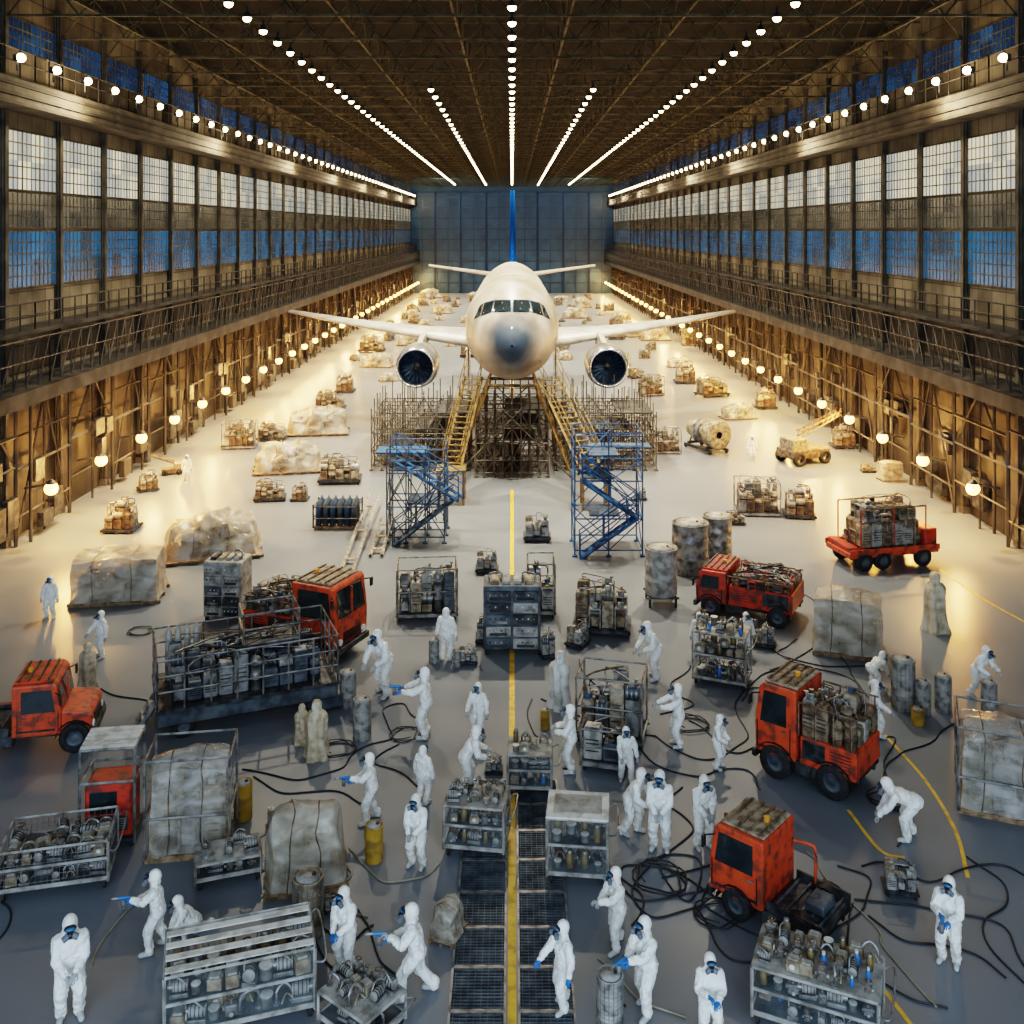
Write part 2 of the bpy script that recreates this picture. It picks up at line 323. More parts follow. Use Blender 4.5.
def b_lamp():
    g=G(); g.lathe([(.03,.5),(.04,.25),(.1,.2),(.17,.04),(.18,.02)],'steeldk',12); o=mk('ceiling_lamp',g,label='round hanging high-bay lamp glowing warm white',cat='lamp')
    g=G(); g.ball((0,0,0),(.17,.17,.15),'bulbw',10,6); mk('bulb',g,o); return o
for x,y0,y1,st in((-10.2,31,180,2.5),(10.2,31,180,2.5),(0,31,180,2.8),(-4.7,58,180,3.2),(4.7,58,180,3.2)):
    y=y0
    while y<y1: put('lamp',x,y,z=21.15,group='ceiling lamp rows',builder=b_lamp); y+=st
def b_flood():
    g=G(); g.box((0,0,0),(.2,.34,.28),'steeldk',b=.03); g.bar((0,0,-.5),(0,0,0),.06,'steeldk'); o=mk('floodlight',g,label='small floodlight on the catwalk rail',cat='lamp')
    g=G(); g.ball((0,0,.0),(.2,.2,.18),'bulbw',10,6); mk('bulb',g,o,loc=(-.14,0,0)); return o
for sd in(-1,1):
    y=33
    while y<200: put('flood',sd*19.4,y,0 if sd>0 else 180,z=19.75,group='catwalk floodlights',builder=b_flood); y+=3.1
def b_wl():
    g=G(); g.bar((1.1,0,0),(0,0,.2),.06,'steeldk'); g.lathe([(.04,.38),(.18,.27),(.22,.21)],'steeldk',12); o=mk('wall_lamp',g,label='caged wall lamp glowing golden on a bracket',cat='lamp')
    g=G(); g.ball((0,0,0),(.27,.27,.27),'bulby',14,9); mk('bulb',g,o); return o
def light(t,loc,e,col,r=.2,**k):
    l=bpy.data.lights.new('lamp_or_fill_light',t); l.energy=e; l.color=col
    if t in('POINT','SPOT'): l.shadow_soft_size=r
    for a,b in k.items(): setattr(l,a,b)
    o=bpy.data.objects.new('lamp_or_fill_light',l); COL.objects.link(o); o.location=loc; return o
for sd in(-1,1):
    for k in range(9,NB):
        put('wl',sd*18.9,ys[k],0 if sd>0 else 180,z=2.4,group='golden wall lamps',builder=b_wl)
        if k<22 or k%2: light('POINT',(sd*18.3,ys[k],2.3),620 if k<22 else 950,(1,.47,.12),.12)
        if k%2: a=light('SPOT',(sd*18.2,ys[k]+2.5,6.0),5200,(1,.55,.18),.2,spot_size=rad(130),spot_blend=.9); a.rotation_euler=(0,rad(22*sd),0)  # amber spot added under the balcony to brighten the side floor, no fixture
for y in range(46,200,16):
    for x in(-10.2,0,10.2): light('SPOT',(x,y,20.8),17500 if y<100 else 15500,(1,.86,.66),.3,spot_size=rad(122),spot_blend=.95)
for y in range(45,200,22):
    for sd in(-1,1): light('POINT',(sd*18.4,y,18.6),560,(1,.76,.46),.2)
a=light('AREA',(0,-3.5,10),7200,(.68,.84,1)); a.data.shape='RECTANGLE'; a.data.size=38; a.data.size_y=18; a.rotation_euler=(rad(90),0,0)  # added cool fill behind the camera, stands in for daylight through an open door
a=light('AREA',(0,18,20.5),700,(.75,.88,1)); a.data.shape='RECTANGLE'; a.data.size=30; a.data.size_y=20  # added cool overhead fill for the foreground, belongs to no fixture
for x in(-12,12): 
    a=light('SPOT',(x,165,20.5),8500,(.4,.7,1),.5,spot_size=rad(85),spot_blend=.9); a.rotation_euler=(rad(75),0,0)  # blue spot added to colour the back door, belongs to no fixture
w=bpy.data.worlds.new('World'); SC.world=w; w.use_nodes=True; w.node_tree.nodes['Background'].inputs[0].default_value=(.12,.25,.5,1); w.node_tree.nodes['Background'].inputs[1].default_value=.5
g=G(); g.box((0,32,.004),(.15,36,.008),'stripe'); mk('floor_stripe',g,label='painted yellow centre guide line on the floor',cat='floor marking')
def crom(P,n=8):
    P=[V(p) for p in P]; Q=[P[0]*2-P[1]]+P+[P[-1]*2-P[-2]]; out=[]
    for i in range(1,len(Q)-2):
        for j in range(n):
            t=j/n; a,b,c,d=Q[i-1:i+3]; out.append(.5*((2*b)+(c-a)*t+(2*a-5*b+4*c-d)*t*t+(3*b-a-3*c+d)*t**3))
    return out+[P[-1]]
def line(pts,w,m):
    C=crom([(*F(*p),.005) for p in pts]); g=G(); v=[]
    for i,p in enumerate(C):
        t=(C[min(i+1,len(C)-1)]-C[max(i-1,0)]).normalized(); u=V((-t.y,t.x,0))*w/2; v+=[p+u,p-u]
    g.add(v,[(2*i,2*i+1,2*i+3,2*i+2) for i in range(len(C)-1)],m); return g
for pts in([(885,735),(925,780),(955,830),(968,878)],[(848,810),(880,850),(905,858)],[(850,950),(880,985),(915,1030)],[(940,570),(985,600),(1030,625)]):
    mk('floor_stripe',line(pts,.08,'stripe'),label='thin curved yellow line painted on the floor',cat='floor marking')
def b_grate():
    g=G(); g.box((0,0,.004),(.94,.98,.004),'black')  # black sheet paints the shade of an unbuilt pit below the bars
    for x in(-.46,.46): g.box((x,0,.02),(.04,1,.04),'steel')
    for y in(-.48,.48): g.box((0,y,.02),(.94,.04,.04),'steel')
    for i in range(12): g.box((0,-.42+i*.076,.022),(.9,.022,.03),'slate')
    for i in range(8): g.box((-.4+i*.114,0,.02),(.014,.94,.026),'slate')
    return mk('floor_grate',g,label='dark steel floor grating panel over a black sheet for pit shade',cat='grate')
for i in range(9):
    for x in(-.58,.58): put('grate',x,15.1+i*1.0,z=.001,group='floor drain gratings',builder=b_grate)
# ------------------------------------------------------------ airplane
A=root('airplane','twin-engine jet airliner in beige primer with blue tail, on work stands','airplane')
Y0=50.
def fus(t):
    L=7.2; u=min(max(t/L,0),1); k=(1-(1-u)**2)**.52; w=2.66*k; h=2.84*k; zc=7.2+.35*min(1,u*1.3)
    if t>27:
        q=min((t-27)/18,1); s=1-.9*q**1.5; w*=s; h*=s; zc+=2.1*q**1.4
    return w,h,zc
ts=[.002,.04,.12,.3,.6,1,1.5,2,2.7,3.5,4.5,5.5,7.2,10,14,20,27,30,33,36,39,42,45]
n=40; v=[]
for t in ts:
    w_,h_,zc=fus(t); v+=[(w_*math.sin(2*math.pi*i/n),Y0+t,zc+h_*math.cos(2*math.pi*i/n)) for i in range(n)]
f=[(j*n+i,j*n+(i+1)%n,(j+1)*n+(i+1)%n,(j+1)*n+i) for j in range(len(ts)-1) for i in range(n)]
def sub(fs):
    u=sorted({i for q in fs for i in q}); ix={k:i for i,k in enumerate(u)}; return [v[k] for k in u],[tuple(ix[k] for k in q) for q in fs]
g=G(); g.add(*sub(f[5*n:]),'primer',True); mk('fuselage',g,A)
g=G(); g.add(*sub(f[:5*n]),'primer',True); mk('nose_cone',g,A,label='dark grey-blue radome')
def ysurf(x,z):
    lo,hi=.002,7.2
    for _ in range(40):
        m_=(lo+hi)/2; w_,h_,zc=fus(m_)
        if (x/w_)**2+((z-zc)/h_)**2>1: lo=m_
        else: hi=m_
    return Y0+hi
def patch(poly,m,off=.03,n=6):
    a,b,c,d=[V((p[0],p[1])) for p in poly]; g=G(); v=[]
    for i in range(n+1):
        for j in range(n+1):
            p=a.lerp(b,i/n).lerp(d.lerp(c,i/n),j/n); v.append((p.x,ysurf(p.x,p.y)-off,p.y))
    g.add(v,[(i*(n+1)+j,(i+1)*(n+1)+j,(i+1)*(n+1)+j+1,i*(n+1)+j+1) for i in range(n) for j in range(n)],m,True); return g
for s in(-1,1):
    for pl in([(.05,9.36),(.9,9.3),(1.02,8.78),(.05,8.86)],[(.96,9.29),(1.46,9.12),(1.64,8.54),(1.08,8.76)],[(1.52,9.08),(1.72,8.94),(2.02,8.3),(1.7,8.5)]):
        pl=[(s*x,z) for x,z in pl]; cx=sum(p[0] for p in pl)/4; cz=sum(p[1] for p in pl)/4
        mk('window_frame',patch([((x-cx)*1.06+cx,(z-cz)*1.14+cz) for x,z in pl],'navy',.02),A); mk('cockpit_window',patch([((x-cx)*.96+cx,(z-cz)*.98+cz) for x,z in pl],'glass',.05),A)
def foil(sec,m,g):
    pr=[(0,0),(.03,.35),(.12,.75),(.3,1),(.6,.75),(1,.04),(.6,-.45),(.3,-.6),(.1,-.5),(.02,-.25)]; v=[];k=len(pr)
    for p,c,t,ax in sec:
        for u,q in pr: v.append(V(p)+V((0,c*u,0))+V(ax)*(t*.55*q))
    g.add(v,[(j*k+i,j*k+(i+1)%k,(j+1)*k+(i+1)%k,(j+1)*k+i) for j in range(len(sec)-1) for i in range(k)]+[tuple(range(k)),tuple(range(len(v)-k,len(v)))],m,True)
Zx=(0,0,1)
for s in(-1,1):
    g=G(); foil([((s*1.5,61.5,5.75),10,1.5,Zx),((s*3,63,5.85),8.6,1.2,Zx),((s*7,66.3,6.1),5.6,.7,Zx),((s*12,70,6.5),3.6,.42,Zx),((s*16.4,73.2,7.0),1.9,.18,Zx)],'wing',g); mk('wing',g,A)
    g=G(); foil([((s*.4,86,8.9),4.6,.5,Zx),((s*7.6,91.2,9.75),1.8,.2,Zx)],'wing',g); mk('stabilizer',g,A)
    g=G(); T=Matrix.Translation((s*5.7,59,4.85))@Matrix.Rotation(rad(-90),4,'X')
    g.lathe([(1.16,.04),(1.22,.2),(1.3,.9),(1.29,2),(1.18,3.2),(.95,4.2),(.8,4.4)],'cowl',32,T)
    en=mk('engine',g,A); g=G(); g.lathe([(1.0,.3),(1.0,.14),(1.02,.04),(1.08,-.02),(1.14,0),(1.18,.08),(1.2,.14)],'alu',32,T); mk('intake_lip',g,en)
    g=G(); g.lathe([(1.0,.2),(.97,1.1),(.2,1.15)],'navy',32,T)
    for i in range(20):
        a=2*math.pi*i/20; R=T@Matrix.Rotation(a,4,'Z'); g.add([(.22,-.04,.75),(.22,.08,.95),(.95,.14,1.0),(.95,-.1,.8)],[(0,1,2,3)],'bluegrey',True,R)
    g.lathe([(.001,.45),(.12,.55),(.22,.75),(.26,1.0)],'steeldk',16,T); mk('fan',g,en)
    g=G(); g.prism([(60.6,5.9),(63.5,6.3),(69,6.2),(69,5.7),(63.2,5.4)],s*5.7-.15,s*5.7+.15,'wing',axis='X'); mk('pylon',g,A)
    g=G(); g.cyl((s*3,69,.5),(s*3,68.5,5.5),.17,'alu'); mg=mk('landing_gear',g,A)
    for dx in(-.35,.35):
        g=G(); g.cyl((s*3+dx-.15,69,.55),(s*3+dx+.15,69,.55),.55,'tyre',n=20); mk('wheel',g,mg)
g=G(); foil([((0,83.5,8.9),6.8,.7,(1,0,0)),((0,86.5,12),4.8,.6,(1,0,0)),((0,90.3,16.6),2.6,.45,(1,0,0))],'tailblue',g); mk('tail_fin',g,A,label='blue vertical tail fin')
g=G(); g.cyl((0,56,.4),(0,56,5.2),.14,'alu'); mg=mk('landing_gear',g,A)
for dx in(-.3,.3):
    g=G(); g.cyl((dx-.12,56,.42),(dx+.12,56,.42),.42,'tyre',n=20); mk('wheel',g,mg)
# ------------------------------------------------------------ stairs & scaffolds
def stair_g(p0,p1,w,m,mt,rails=True):
    g=G(); p0=V(p0);p1=V(p1); d=p1-p0; hd=V((d.x,d.y,0)).normalized(); sd=V((-hd.y,hd.x,0)); n=max(3,int(d.z/.22)); ang=math.atan2(hd.y,hd.x)
    for s in(-1,1):
        g.bar(p0+sd*s*w/2,p1+sd*s*w/2,.1,m)
        if rails:
            for z in(.55,1.0): g.bar(p0+sd*s*w/2+V((0,0,z)),p1+sd*s*w/2+V((0,0,z)),.035,m)
            for i in range(0,n+1,3): q=p0.lerp(p1,i/n)+sd*s*w/2; g.bar(q,q+V((0,0,1)),.035,m)
    for i in range(n): g.box(p0.lerp(p1,(i+.5)/n),(.22,w,.04),mt,ang)
    return g
def scaffold(name,label,x0,x1,y0,y1,zs,nx,ny,m,mp,w=.07,rnd=0,deck=1.,loose=0):
    r=root(name,label,'scaffold'); g=G(); xs=[x0+(x1-x0)*i/nx for i in range(nx+1)]; yy=[y0+(y1-y0)*i/ny for i in range(ny+1)]
    R=random.Random(int(x0*10)+3)
    for x in xs:
        for y in yy: g.bar((x,y,0),(x,y,zs[-1]+1.0+R.uniform(-1,.6)*loose),w,m); g.box((x,y,.03),(.2,.2,.06),m)
    zz=[.25]+list(zs)
    for a in range(len(zz)):
        z=zz[a]
        for y in yy: g.bar((x0,y,z),(x1,y,z),w,m)
        for x in xs: g.bar((x,y0,z),(x,y1,z),w,m)
        if a<len(zz)-1:
            for y in(y0,y1):
                for i in range(nx):
                    p,q=(xs[i],xs[i+1]) if (i+a)%2 else (xs[i+1],xs[i]); g.bar((p,y,z),(q,y,zz[a+1]),w*.8,m)
            for x in(x0,x1):
                for i in range(ny): g.bar((x,yy[i],z),(x,yy[i+1],zz[a+1]),w*.8,m)
    if not loose:
        for y in(y0,y1):
            for h in(.5,1.0): g.bar((x0,y,zs[-1]+h),(x1,y,zs[-1]+h),w*.8,m)
        for x in(x0,x1):
            for h in(.5,1.0): g.bar((x,y0,zs[-1]+h),(x,y1,zs[-1]+h),w*.8,m)
    for i in range(rnd):
        a=V((R.uniform(x0,x1),R.uniform(y0,y0+.6),R.uniform(0,zs[-1]*.5))); b=V((min(max(a.x+R.uniform(-2,2),x0),x1),R.uniform(y0,y1),R.uniform(zs[-1]*.5,zs[-1]+.8))); g.bar(a,b,w*.8,m)
    mk('frame',g,r)
    for z in zs:
        gp=G(); xa=x0 if deck==1 else R.uniform(x0,x1-(x1-x0)*deck); gp.box((xa+(x1-x0)*deck/2,(y0+y1)/2,z+.04),((x1-x0)*deck,(y1-y0)*(1 if deck==1 else .7),.06),mp); mk('platform',gp,r)
    return r
scaffold('scaffold','open irregular tube scaffold under the wing and engine',-7.6,-2.4,54,60,(1.1,2.0,2.9),9,5,'scafdk','walk',w=.04,rnd=34,deck=.35,loose=1)
scaffold('scaffold','open irregular tube scaffold under the wing and engine',2.4,7.8,54,60,(1.1,2.0,2.9),9,5,'scafdk','walk',w=.04,rnd=34,deck=.35,loose=1)
scaffold('scaffold','central dark work stand beneath the aircraft nose',-1.9,1.9,52.5,57.5,(.9,1.8,2.6,3.4),8,4,'scafdk','walk',w=.045,rnd=22,deck=.6)
g=G()
for s in(-1,1):
    for y in(52,54.5,57): g.bar((s*3.2,y,0),(s*1.2,y,4.9),.09,'yelsteel'); g.bar((s*3.2,y,0),(-s*1.0,y,4.2),.05,'scafdk')
    g.bar((s*1.2,52,4.9),(s*1.2,57,4.9),.1,'yelsteel')
for y in(52,54.5,57): g.bar((-1.2,y,4.9),(1.2,y,4.9),.12,'yelsteel')
mk('nose_jack',g,label='A-frame steel cradle supporting the aircraft nose',cat='stand')
for tx,ty,tz,bx,by,bz,w in((1.9,52.2,5.3,3.9,47.5,1.4,1.1),(-2.0,52.4,5.3,-2.9,48.3,1.6,.9)):
    r=root('access_stair','yellow-brown steel stair leading up to the aircraft nose','stair'); mk('flight',stair_g((bx,by,bz),(tx,ty,tz),w,'yelsteel','yelsteel'),r)
    g=G(); [g.bar((x,y,0),(x,y,bz),.09,'yelsteel') for x in(bx-.6,bx+.6) for y in(by-1.1,by+.1)]; g.box((bx,by-.5,bz+.02),(1.4,1.4,.06),'yelsteel'); mk('landing',g,r)
r=scaffold('stair_tower','blue steel stair tower with zigzag flights',2.5,5.2,39.8,41.8,(1.5,3.0,3.9),2,1,'bluesteel','bluegrey',w=.04,deck=.45)
mk('flight',stair_g((2.7,39.75,0),(4.9,39.75,1.55),.5,'bluesteel','bluesteel'),r); mk('flight',stair_g((5.0,39.75,1.55),(2.8,39.75,3.05),.5,'bluesteel','bluesteel'),r); mk('flight',stair_g((2.9,40.6,3.05),(4.3,42.2,3.95),.5,'bluesteel','bluesteel'),r)
g=G(); g.box((4.5,42.1,3.92),(2.6,.9,.06),'bluegrey'); mk('platform',g,r)
r=scaffold('stair_tower','blue-grey lattice stair tower with blue top platform',-5.2,-2.8,41.5,43.6,(1.5,2.9),3,2,'bluegrey','bluegrey',w=.04,rnd=8,deck=.5)
mk('flight',stair_g((-2.1,41.2,1.9),(-5.0,42.2,3.4),.6,'bluesteel','bluesteel'),r); mk('flight',stair_g((-4.9,41.3,0),(-2.4,41.3,1.9),.55,'bluegrey','bluegrey'),r); g=G(); g.box((-4.7,43.2,3.5),(2.2,1.3,.06),'bluesteel'); mk('platform',g,r)
for (ax,ay,bx,by) in((345,578,374,505),(376,558,386,530)):
    p=F(ax,ay);q=F(bx,by); r=root('ladder','long grey access ladder lying on the floor','ladder'); mk('rails_and_rungs',stair_g((*p,.1),(*q,.5),.45,'grey','rustlt',False),r)
# ------------------------------------------------------------ people
def ik(a,b,l1,l2,pole):
    a=V(a);b=V(b);d=b-a;L=d.length
    if L>(l1+l2)*.995: b=a+d.normalized()*(l1+l2)*.995; d=b-a; L=d.length
    k=(l1*l1-l2*l2+L*L)/(2*L); h=math.sqrt(max(0,l1*l1-k*k)); n=d.normalized(); p=V(pole); p=(p-n*p.dot(n)).normalized(); return a+n*k+p*h,b
def remesh(g,vox,it):
    me=g.mesh('tmp'); o=bpy.data.objects.new('tmp',me); COL.objects.link(o); md=o.modifiers.new('r','REMESH'); md.mode='VOXEL'; md.voxel_size=vox
    sm=o.modifiers.new('s','SMOOTH'); sm.factor=.5; sm.iterations=it
    dg=bpy.context.evaluated_depsgraph_get(); r=bpy.data.meshes.new_from_object(o.evaluated_get(dg)); bpy.data.objects.remove(o); return r
def glove(m):
    g=G(); g.cap((0,0,-.03),(0,0,.0),.04,.04,m); g.cap((0,0,.02),(0,0,.065),.034,.034,m,sx=1.35,sy=.6)
    for x,l,z in((-.036,.068,.085),(-.013,.08,.092),(.011,.074,.09),(.035,.056,.082)):
        p=V((x,0,z)); q=p+V((0,-.012,l*.4)); e=q+V((0,-.028,l*.3)); t=e+V((0,-.03,l*.02)); g.cap(p,q,.0125,.012,m,n=8); g.cap(q,e,.012,.011,m,n=8); g.cap(e,t,.011,.01,m,n=8)
    g.cap((.038,-.01,.02),(.066,-.035,.05),.015,.013,m,n=8); g.cap((.066,-.035,.05),(.052,-.055,.078),.013,.011,m,n=8)
    return g.mesh('glove')
GL={'gloveb':glove('gloveb'),'glovew':glove('glovew')}
POSE={
'stand':dict(hl=(.34,-.08,.84),hr=(-.34,-.05,.84),nod=-4,L='standing with arms at sides'),
'hold':dict(hl=(.1,-.36,1.08),hr=(-.12,-.34,1.15),nod=2,L='holding equipment at chest height'),
'aim':dict(hl=(.08,-.5,1.2),hr=(-.1,-.38,1.1),fl=(.15,-.16),fr=(-.16,.16),lean=8,nod=0,L='aiming a spray gun'),
'walk':dict(hl=(.06,-.46,1.13),hr=(-.16,-.36,1.03),fl=(.12,-.3),fr=(-.13,.3),hz=.86,lean=12,nod=0,L='striding with a spray gun'),
'look':dict(hl=(.09,-.32,.98),hr=(-.09,-.3,.95),lean=8,nod=14,L='looking down at held part'),
'lean':dict(hl=(.2,-.55,.95),hr=(-.2,-.5,.9),lean=32,nod=8,hz=.9,fl=(.15,-.12),fr=(-.16,.14),L='leaning forward over equipment'),
'bend':dict(hl=(.18,-.7,.5),hr=(-.12,-.68,.42),lean=72,nod=10,hz=.86,py=.12,fl=(.17,-.08),fr=(-.17,.1),L='bending over and reaching down'),
'kneel':dict(hl=(.12,-.5,.32),hr=(-.15,-.45,.28),lean=42,nod=10,hz=.44,py=.1,fl=(.14,-.22),fr=(-.13,.52),L='kneeling and working low'),
'reach':dict(hl=(.22,-.52,1.22),hr=(-.18,-.54,1.18),nod=0,lean=5,L='reaching forward with both arms'),
'side':dict(hl=(.34,-.08,.86),hr=(-.2,-.42,1.02),fl=(.15,-.1),fr=(-.14,.12),nod=0,lean=4,L='standing with one hand raised'),
}
PH={'bend':1.25,'kneel':1.1,'lean':1.62}
def b_person(pose,gl):
    p=POSE[pose]; hz=p.get('hz',.92); P=V((0,p.get('py',.02),hz)); a=rad(p.get('lean',3)); d=V((0,-math.sin(a),math.cos(a))); X=V((1,0,0))
    C=P+d*.3; N=P+d*.5; nd=a*.55+rad(p['nod']); hd=V((0,-math.sin(nd*.55),math.cos(nd*.55))); Hc=N+hd*.185
    if pose in('bend','kneel'): Hc=N+(d*.6+V((0,0,.6))).normalized()*.19
    g=G(); g.cap(P-d*.04,P+d*.1,.185,.175,sx=1.08,sy=.88); g.cap(P+d*.1,C,.175,.19,sx=1.1,sy=.85); g.cap(C,C+d*.1,.19,.13,sx=1.15,sy=.8); g.cap(N-d*.03,Hc,.095,.1)
    gloves=[];boots=[]
    for s,hn,fn in((1,'hl','fl'),(-1,'hr','fr')):
        S=N-d*.05+X*s*.19; g.cap(N+d*.01+X*s*.04,S,.088,.095)
        el,wr=ik(S,p[hn],.29,.26,V((s*.7,.5,-.8))); g.cap(S,el,.1,.085); g.cap(el,wr,.085,.066); fd=(wr-el).normalized()
        gloves.append((wr,fd,s)); hp=P+X*s*.1-d*.02; ft=p.get(fn,(s*.14,.0)); an=V((ft[0],ft[1]+.03,.1))
        kn,an=ik(hp,an,.43,.42,V((s*.15,-1,.1 if pose!='kneel' or s>0 else -1)))
        if kn.z<.09: kn.z=.09
        g.cap(hp,kn,.138,.108); g.cap(kn,an,.105,.088); kneeling=(pose=='kneel' and s<0)
        g.cap(an+V((0,.0,-.02)),an+V((0,.0,.05)),.085,.1)
        dr=V((s*.03,-.18,-.055)) if not kneeling else V((0,.0,-.06)); boots.append((an,dr))
    hq=Matrix.Translation(Hc)@Matrix.Rotation(min(nd,1.0)*.6-.12,4,'X')
    g.ball((0,.015,.02),(.125,.145,.155),'suit',16,12,hq); g.ball((0,.03,-.1),(.12,.12,.09),'suit',14,8,hq)
    me=remesh(g,.02,3)
    me.materials.clear(); me.materials.append(MT['suit'])
    for vv in me.vertices:
        c=vv.co; q=-abs(noise.noise(V((c.x*9,c.y*9,c.z*6))))*.045+.01+noise.noise(V((c.x*20,c.y*20,c.z*24)))*.011
        if c.z<Hc.z-.08: vv.co=c+vv.normal*q
    me.polygons.foreach_set('use_smooth',[True]*len(me.polygons)); me.update()
    o=mk('person',me,label='person in white hooded suit and respirator, '+p['L'],cat='person')
    g=G(); g.ball((0,-.065,-.005),(.084,.09,.11),'skin',14,10,hq); g.cap(hq@V((0,-.155,.0)),hq@V((0,-.16,-.02)),.012,.014,'skin',n=8); mk('face',g,o)
    g=G(); g.ball((0,-.13,.04),(.1,.055,.052),'mask',14,8,hq); g.ball((0,-.15,.042),(.085,.048,.038),'lens',14,8,hq); mk('goggles',g,o)
    g=G(); g.ball((0,-.155,-.055),(.07,.068,.062),'mask',12,8,hq)
    for s in(-1,1): g.cyl(hq@V((s*.035,-.165,-.06)),hq@V((s*.115,-.2,-.085)),.05,'filter',n=12)
    mk('respirator',g,o)
    for wr,fd,s in gloves:
        z=fd; y=V((0,0,1)); y=(y-z*y.dot(z)); y=y.normalized() if y.length>.1 else V((0,1,0)); x=y.cross(z)
        M=Matrix(((x.x,y.x,z.x,wr.x+z.x*.04),(x.y,y.y,z.y,wr.y+z.y*.04),(x.z,y.z,z.z,wr.z+z.z*.04),(0,0,0,1))); mk('glove',GL[gl],o,M=M)
    for an,dr in boots:
        g=G(); g.cap(an+V((0,.03,-.04)),an+dr,.062,.052,'boot',sx=1.0,sy=1)
        g.v=[(x,y,max(z,.0)) for x,y,z in g.v]; mk('boot',g,o)
    return o
def b_gun():
    o=root('spray_gun','blue and grey paint spray gun held in gloved hands','spray gun')
    g=G(); g.cyl((0,.05,0),(0,-.2,0),.028,'blueplastic'); g.box((0,.0,-.08),(.035,.05,.14),'blueplastic',b=.01); mk('body',g,o)
    g=G(); g.cyl((0,-.2,0),(0,-.32,0),.018,'steel',r1=.03); mk('nozzle',g,o); g=G(); g.cyl((0,-.1,-.03),(0,-.1,-.17),.045,'steel'); g.cyl((0,-.1,-.17),(0,-.1,-.19),.04,'blueplastic'); mk('paint_cup',g,o); return o
PPL=[(70,1018,105,'look',25,'glovew',0),(157,950,80,'aim',-80,'gloveb',1),(190,938,44,'kneel',-60,'glovew',0),(346,970,85,'look',-30,'gloveb',0),(416,996,96,'walk',-85,'glovew',1),
(563,1007,86,'side',-60,'gloveb',0),(617,947,80,'aim',-60,'glovew',0),(646,1011,95,'aim',-50,'gloveb',1),(710,1040,86,'hold',0,'gloveb',0),(949,963,86,'hold',-35,'gloveb',1),
(908,838,55,'bend',-100,'glovew',0),(703,847,73,'look',15,'glovew',0),(660,849,80,'look',-15,'glovew',0),(631,833,66,'lean',60,'glovew',0),(417,866,73,'look',-20,'glovew',0),
(371,821,68,'aim',-75,'gloveb',1),(423,803,38,'stand',150,'glovew',0),(466,790,62,'lean',100,'glovew',0),(478,737,54,'side',-20,'glovew',0),(425,737,69,'reach',-95,'gloveb',1),
(384,694,70,'lean',-30,'glovew',0),(446,660,52,'stand',170,'glovew',0),(570,771,66,'hold',-90,'glovew',0),(655,678,57,'lean',-60,'glovew',0),(678,746,62,'reach',-85,'glovew',0),
(626,782,42,'side',0,'glovew',0),(718,768,50,'look',60,'glovew',0),(875,740,60,'side',60,'glovew',0),(874,690,34,'bend',120,'glovew',0),(978,697,53,'lean',30,'glovew',0),
(699,655,34,'stand',0,'glovew',0),(746,655,36,'stand',20,'glovew',0),(101,657,46,'side',-30,'glovew',0),(50,618,42,'stand',0,'glovew',0),(752,460,24,'stand',0,'glovew',0),(187,480,19,'stand',0,'glovew',0)]
for px,py,hp,ps,rt,gl,gn in PPL:
    x,y=F(px,py); s=hp*13/((py-230)*PH.get(ps,1.75)); s=min(max(s,.74),1.15)
    o,M=put('P'+ps+gl,x,y,rt,s,group='workers in white suits',builder=lambda:b_person(ps,gl))
    if gn:
        p=POSE[ps]; c=(V(p['hl'])+V(p['hr']))/2+V((-.01,-.14,.06)); q=M@c; put('gun',q.x,q.y,rt,s*1.15,z=q.z,builder=b_gun,group='paint spray guns')
# ------------------------------------------------------------ equipment
def wheelmesh(r,w,c={}):
    k=(r,w)
    if k not in c:
        T=Matrix.Rotation(rad(90),4,'X')@Matrix.Translation((0,0,-w/2)); g=G(); g.lathe([(r*.55,.0),(r*.9,0),(r,w*.15),(r,w*.85),(r*.9,w),(r*.55,w),(r*.55,0)],'tyre',20,T)
        h=G(); h.lathe([(.001,w*.1),(r*.2,w*.1),(r*.5,w*.25),(r*.58,w*.05),(r*.58,w*.95),(r*.5,w*.75),(r*.2,w*.9),(r*.001,w*.9)],'slate',14,T); c[k]=(g.mesh('wheel'),h.mesh('hub'))
    return c[k]
def wheel(p,x,y,r,w,hub=True):
    a,b=wheelmesh(r,w); o=mk('wheel',a,p,loc=(x,y,r))
    if hub: mk('hub',b,o)
CM={}
def castors(p,w,d,r=.09,m='steeldk'):
    if r not in CM:
        g=G(); g.cyl((-.02,0,r),(.03,0,r),r,'tyre',n=12); g.box((0,0,r*1.5),(.08,.05,r*1.2),m); CM[r]=g.mesh('castor')
    for x in(-w/2+.08,w/2-.08):
        for y in(-d/2+.08,d/2-.08): mk('castor',CM[r],p,loc=(x,y,0))
PALS={'rust':('rust','rustlt','steel','grey','olive'),'grey':('grey','steel','slate','rustlt','steel'),'dark':('slate','steeldk','steel','slate','grey'),'tan':('rustlt','rustlt','grey','olive','rust'),'red':('red','steel','rust','steeldk','rust')}
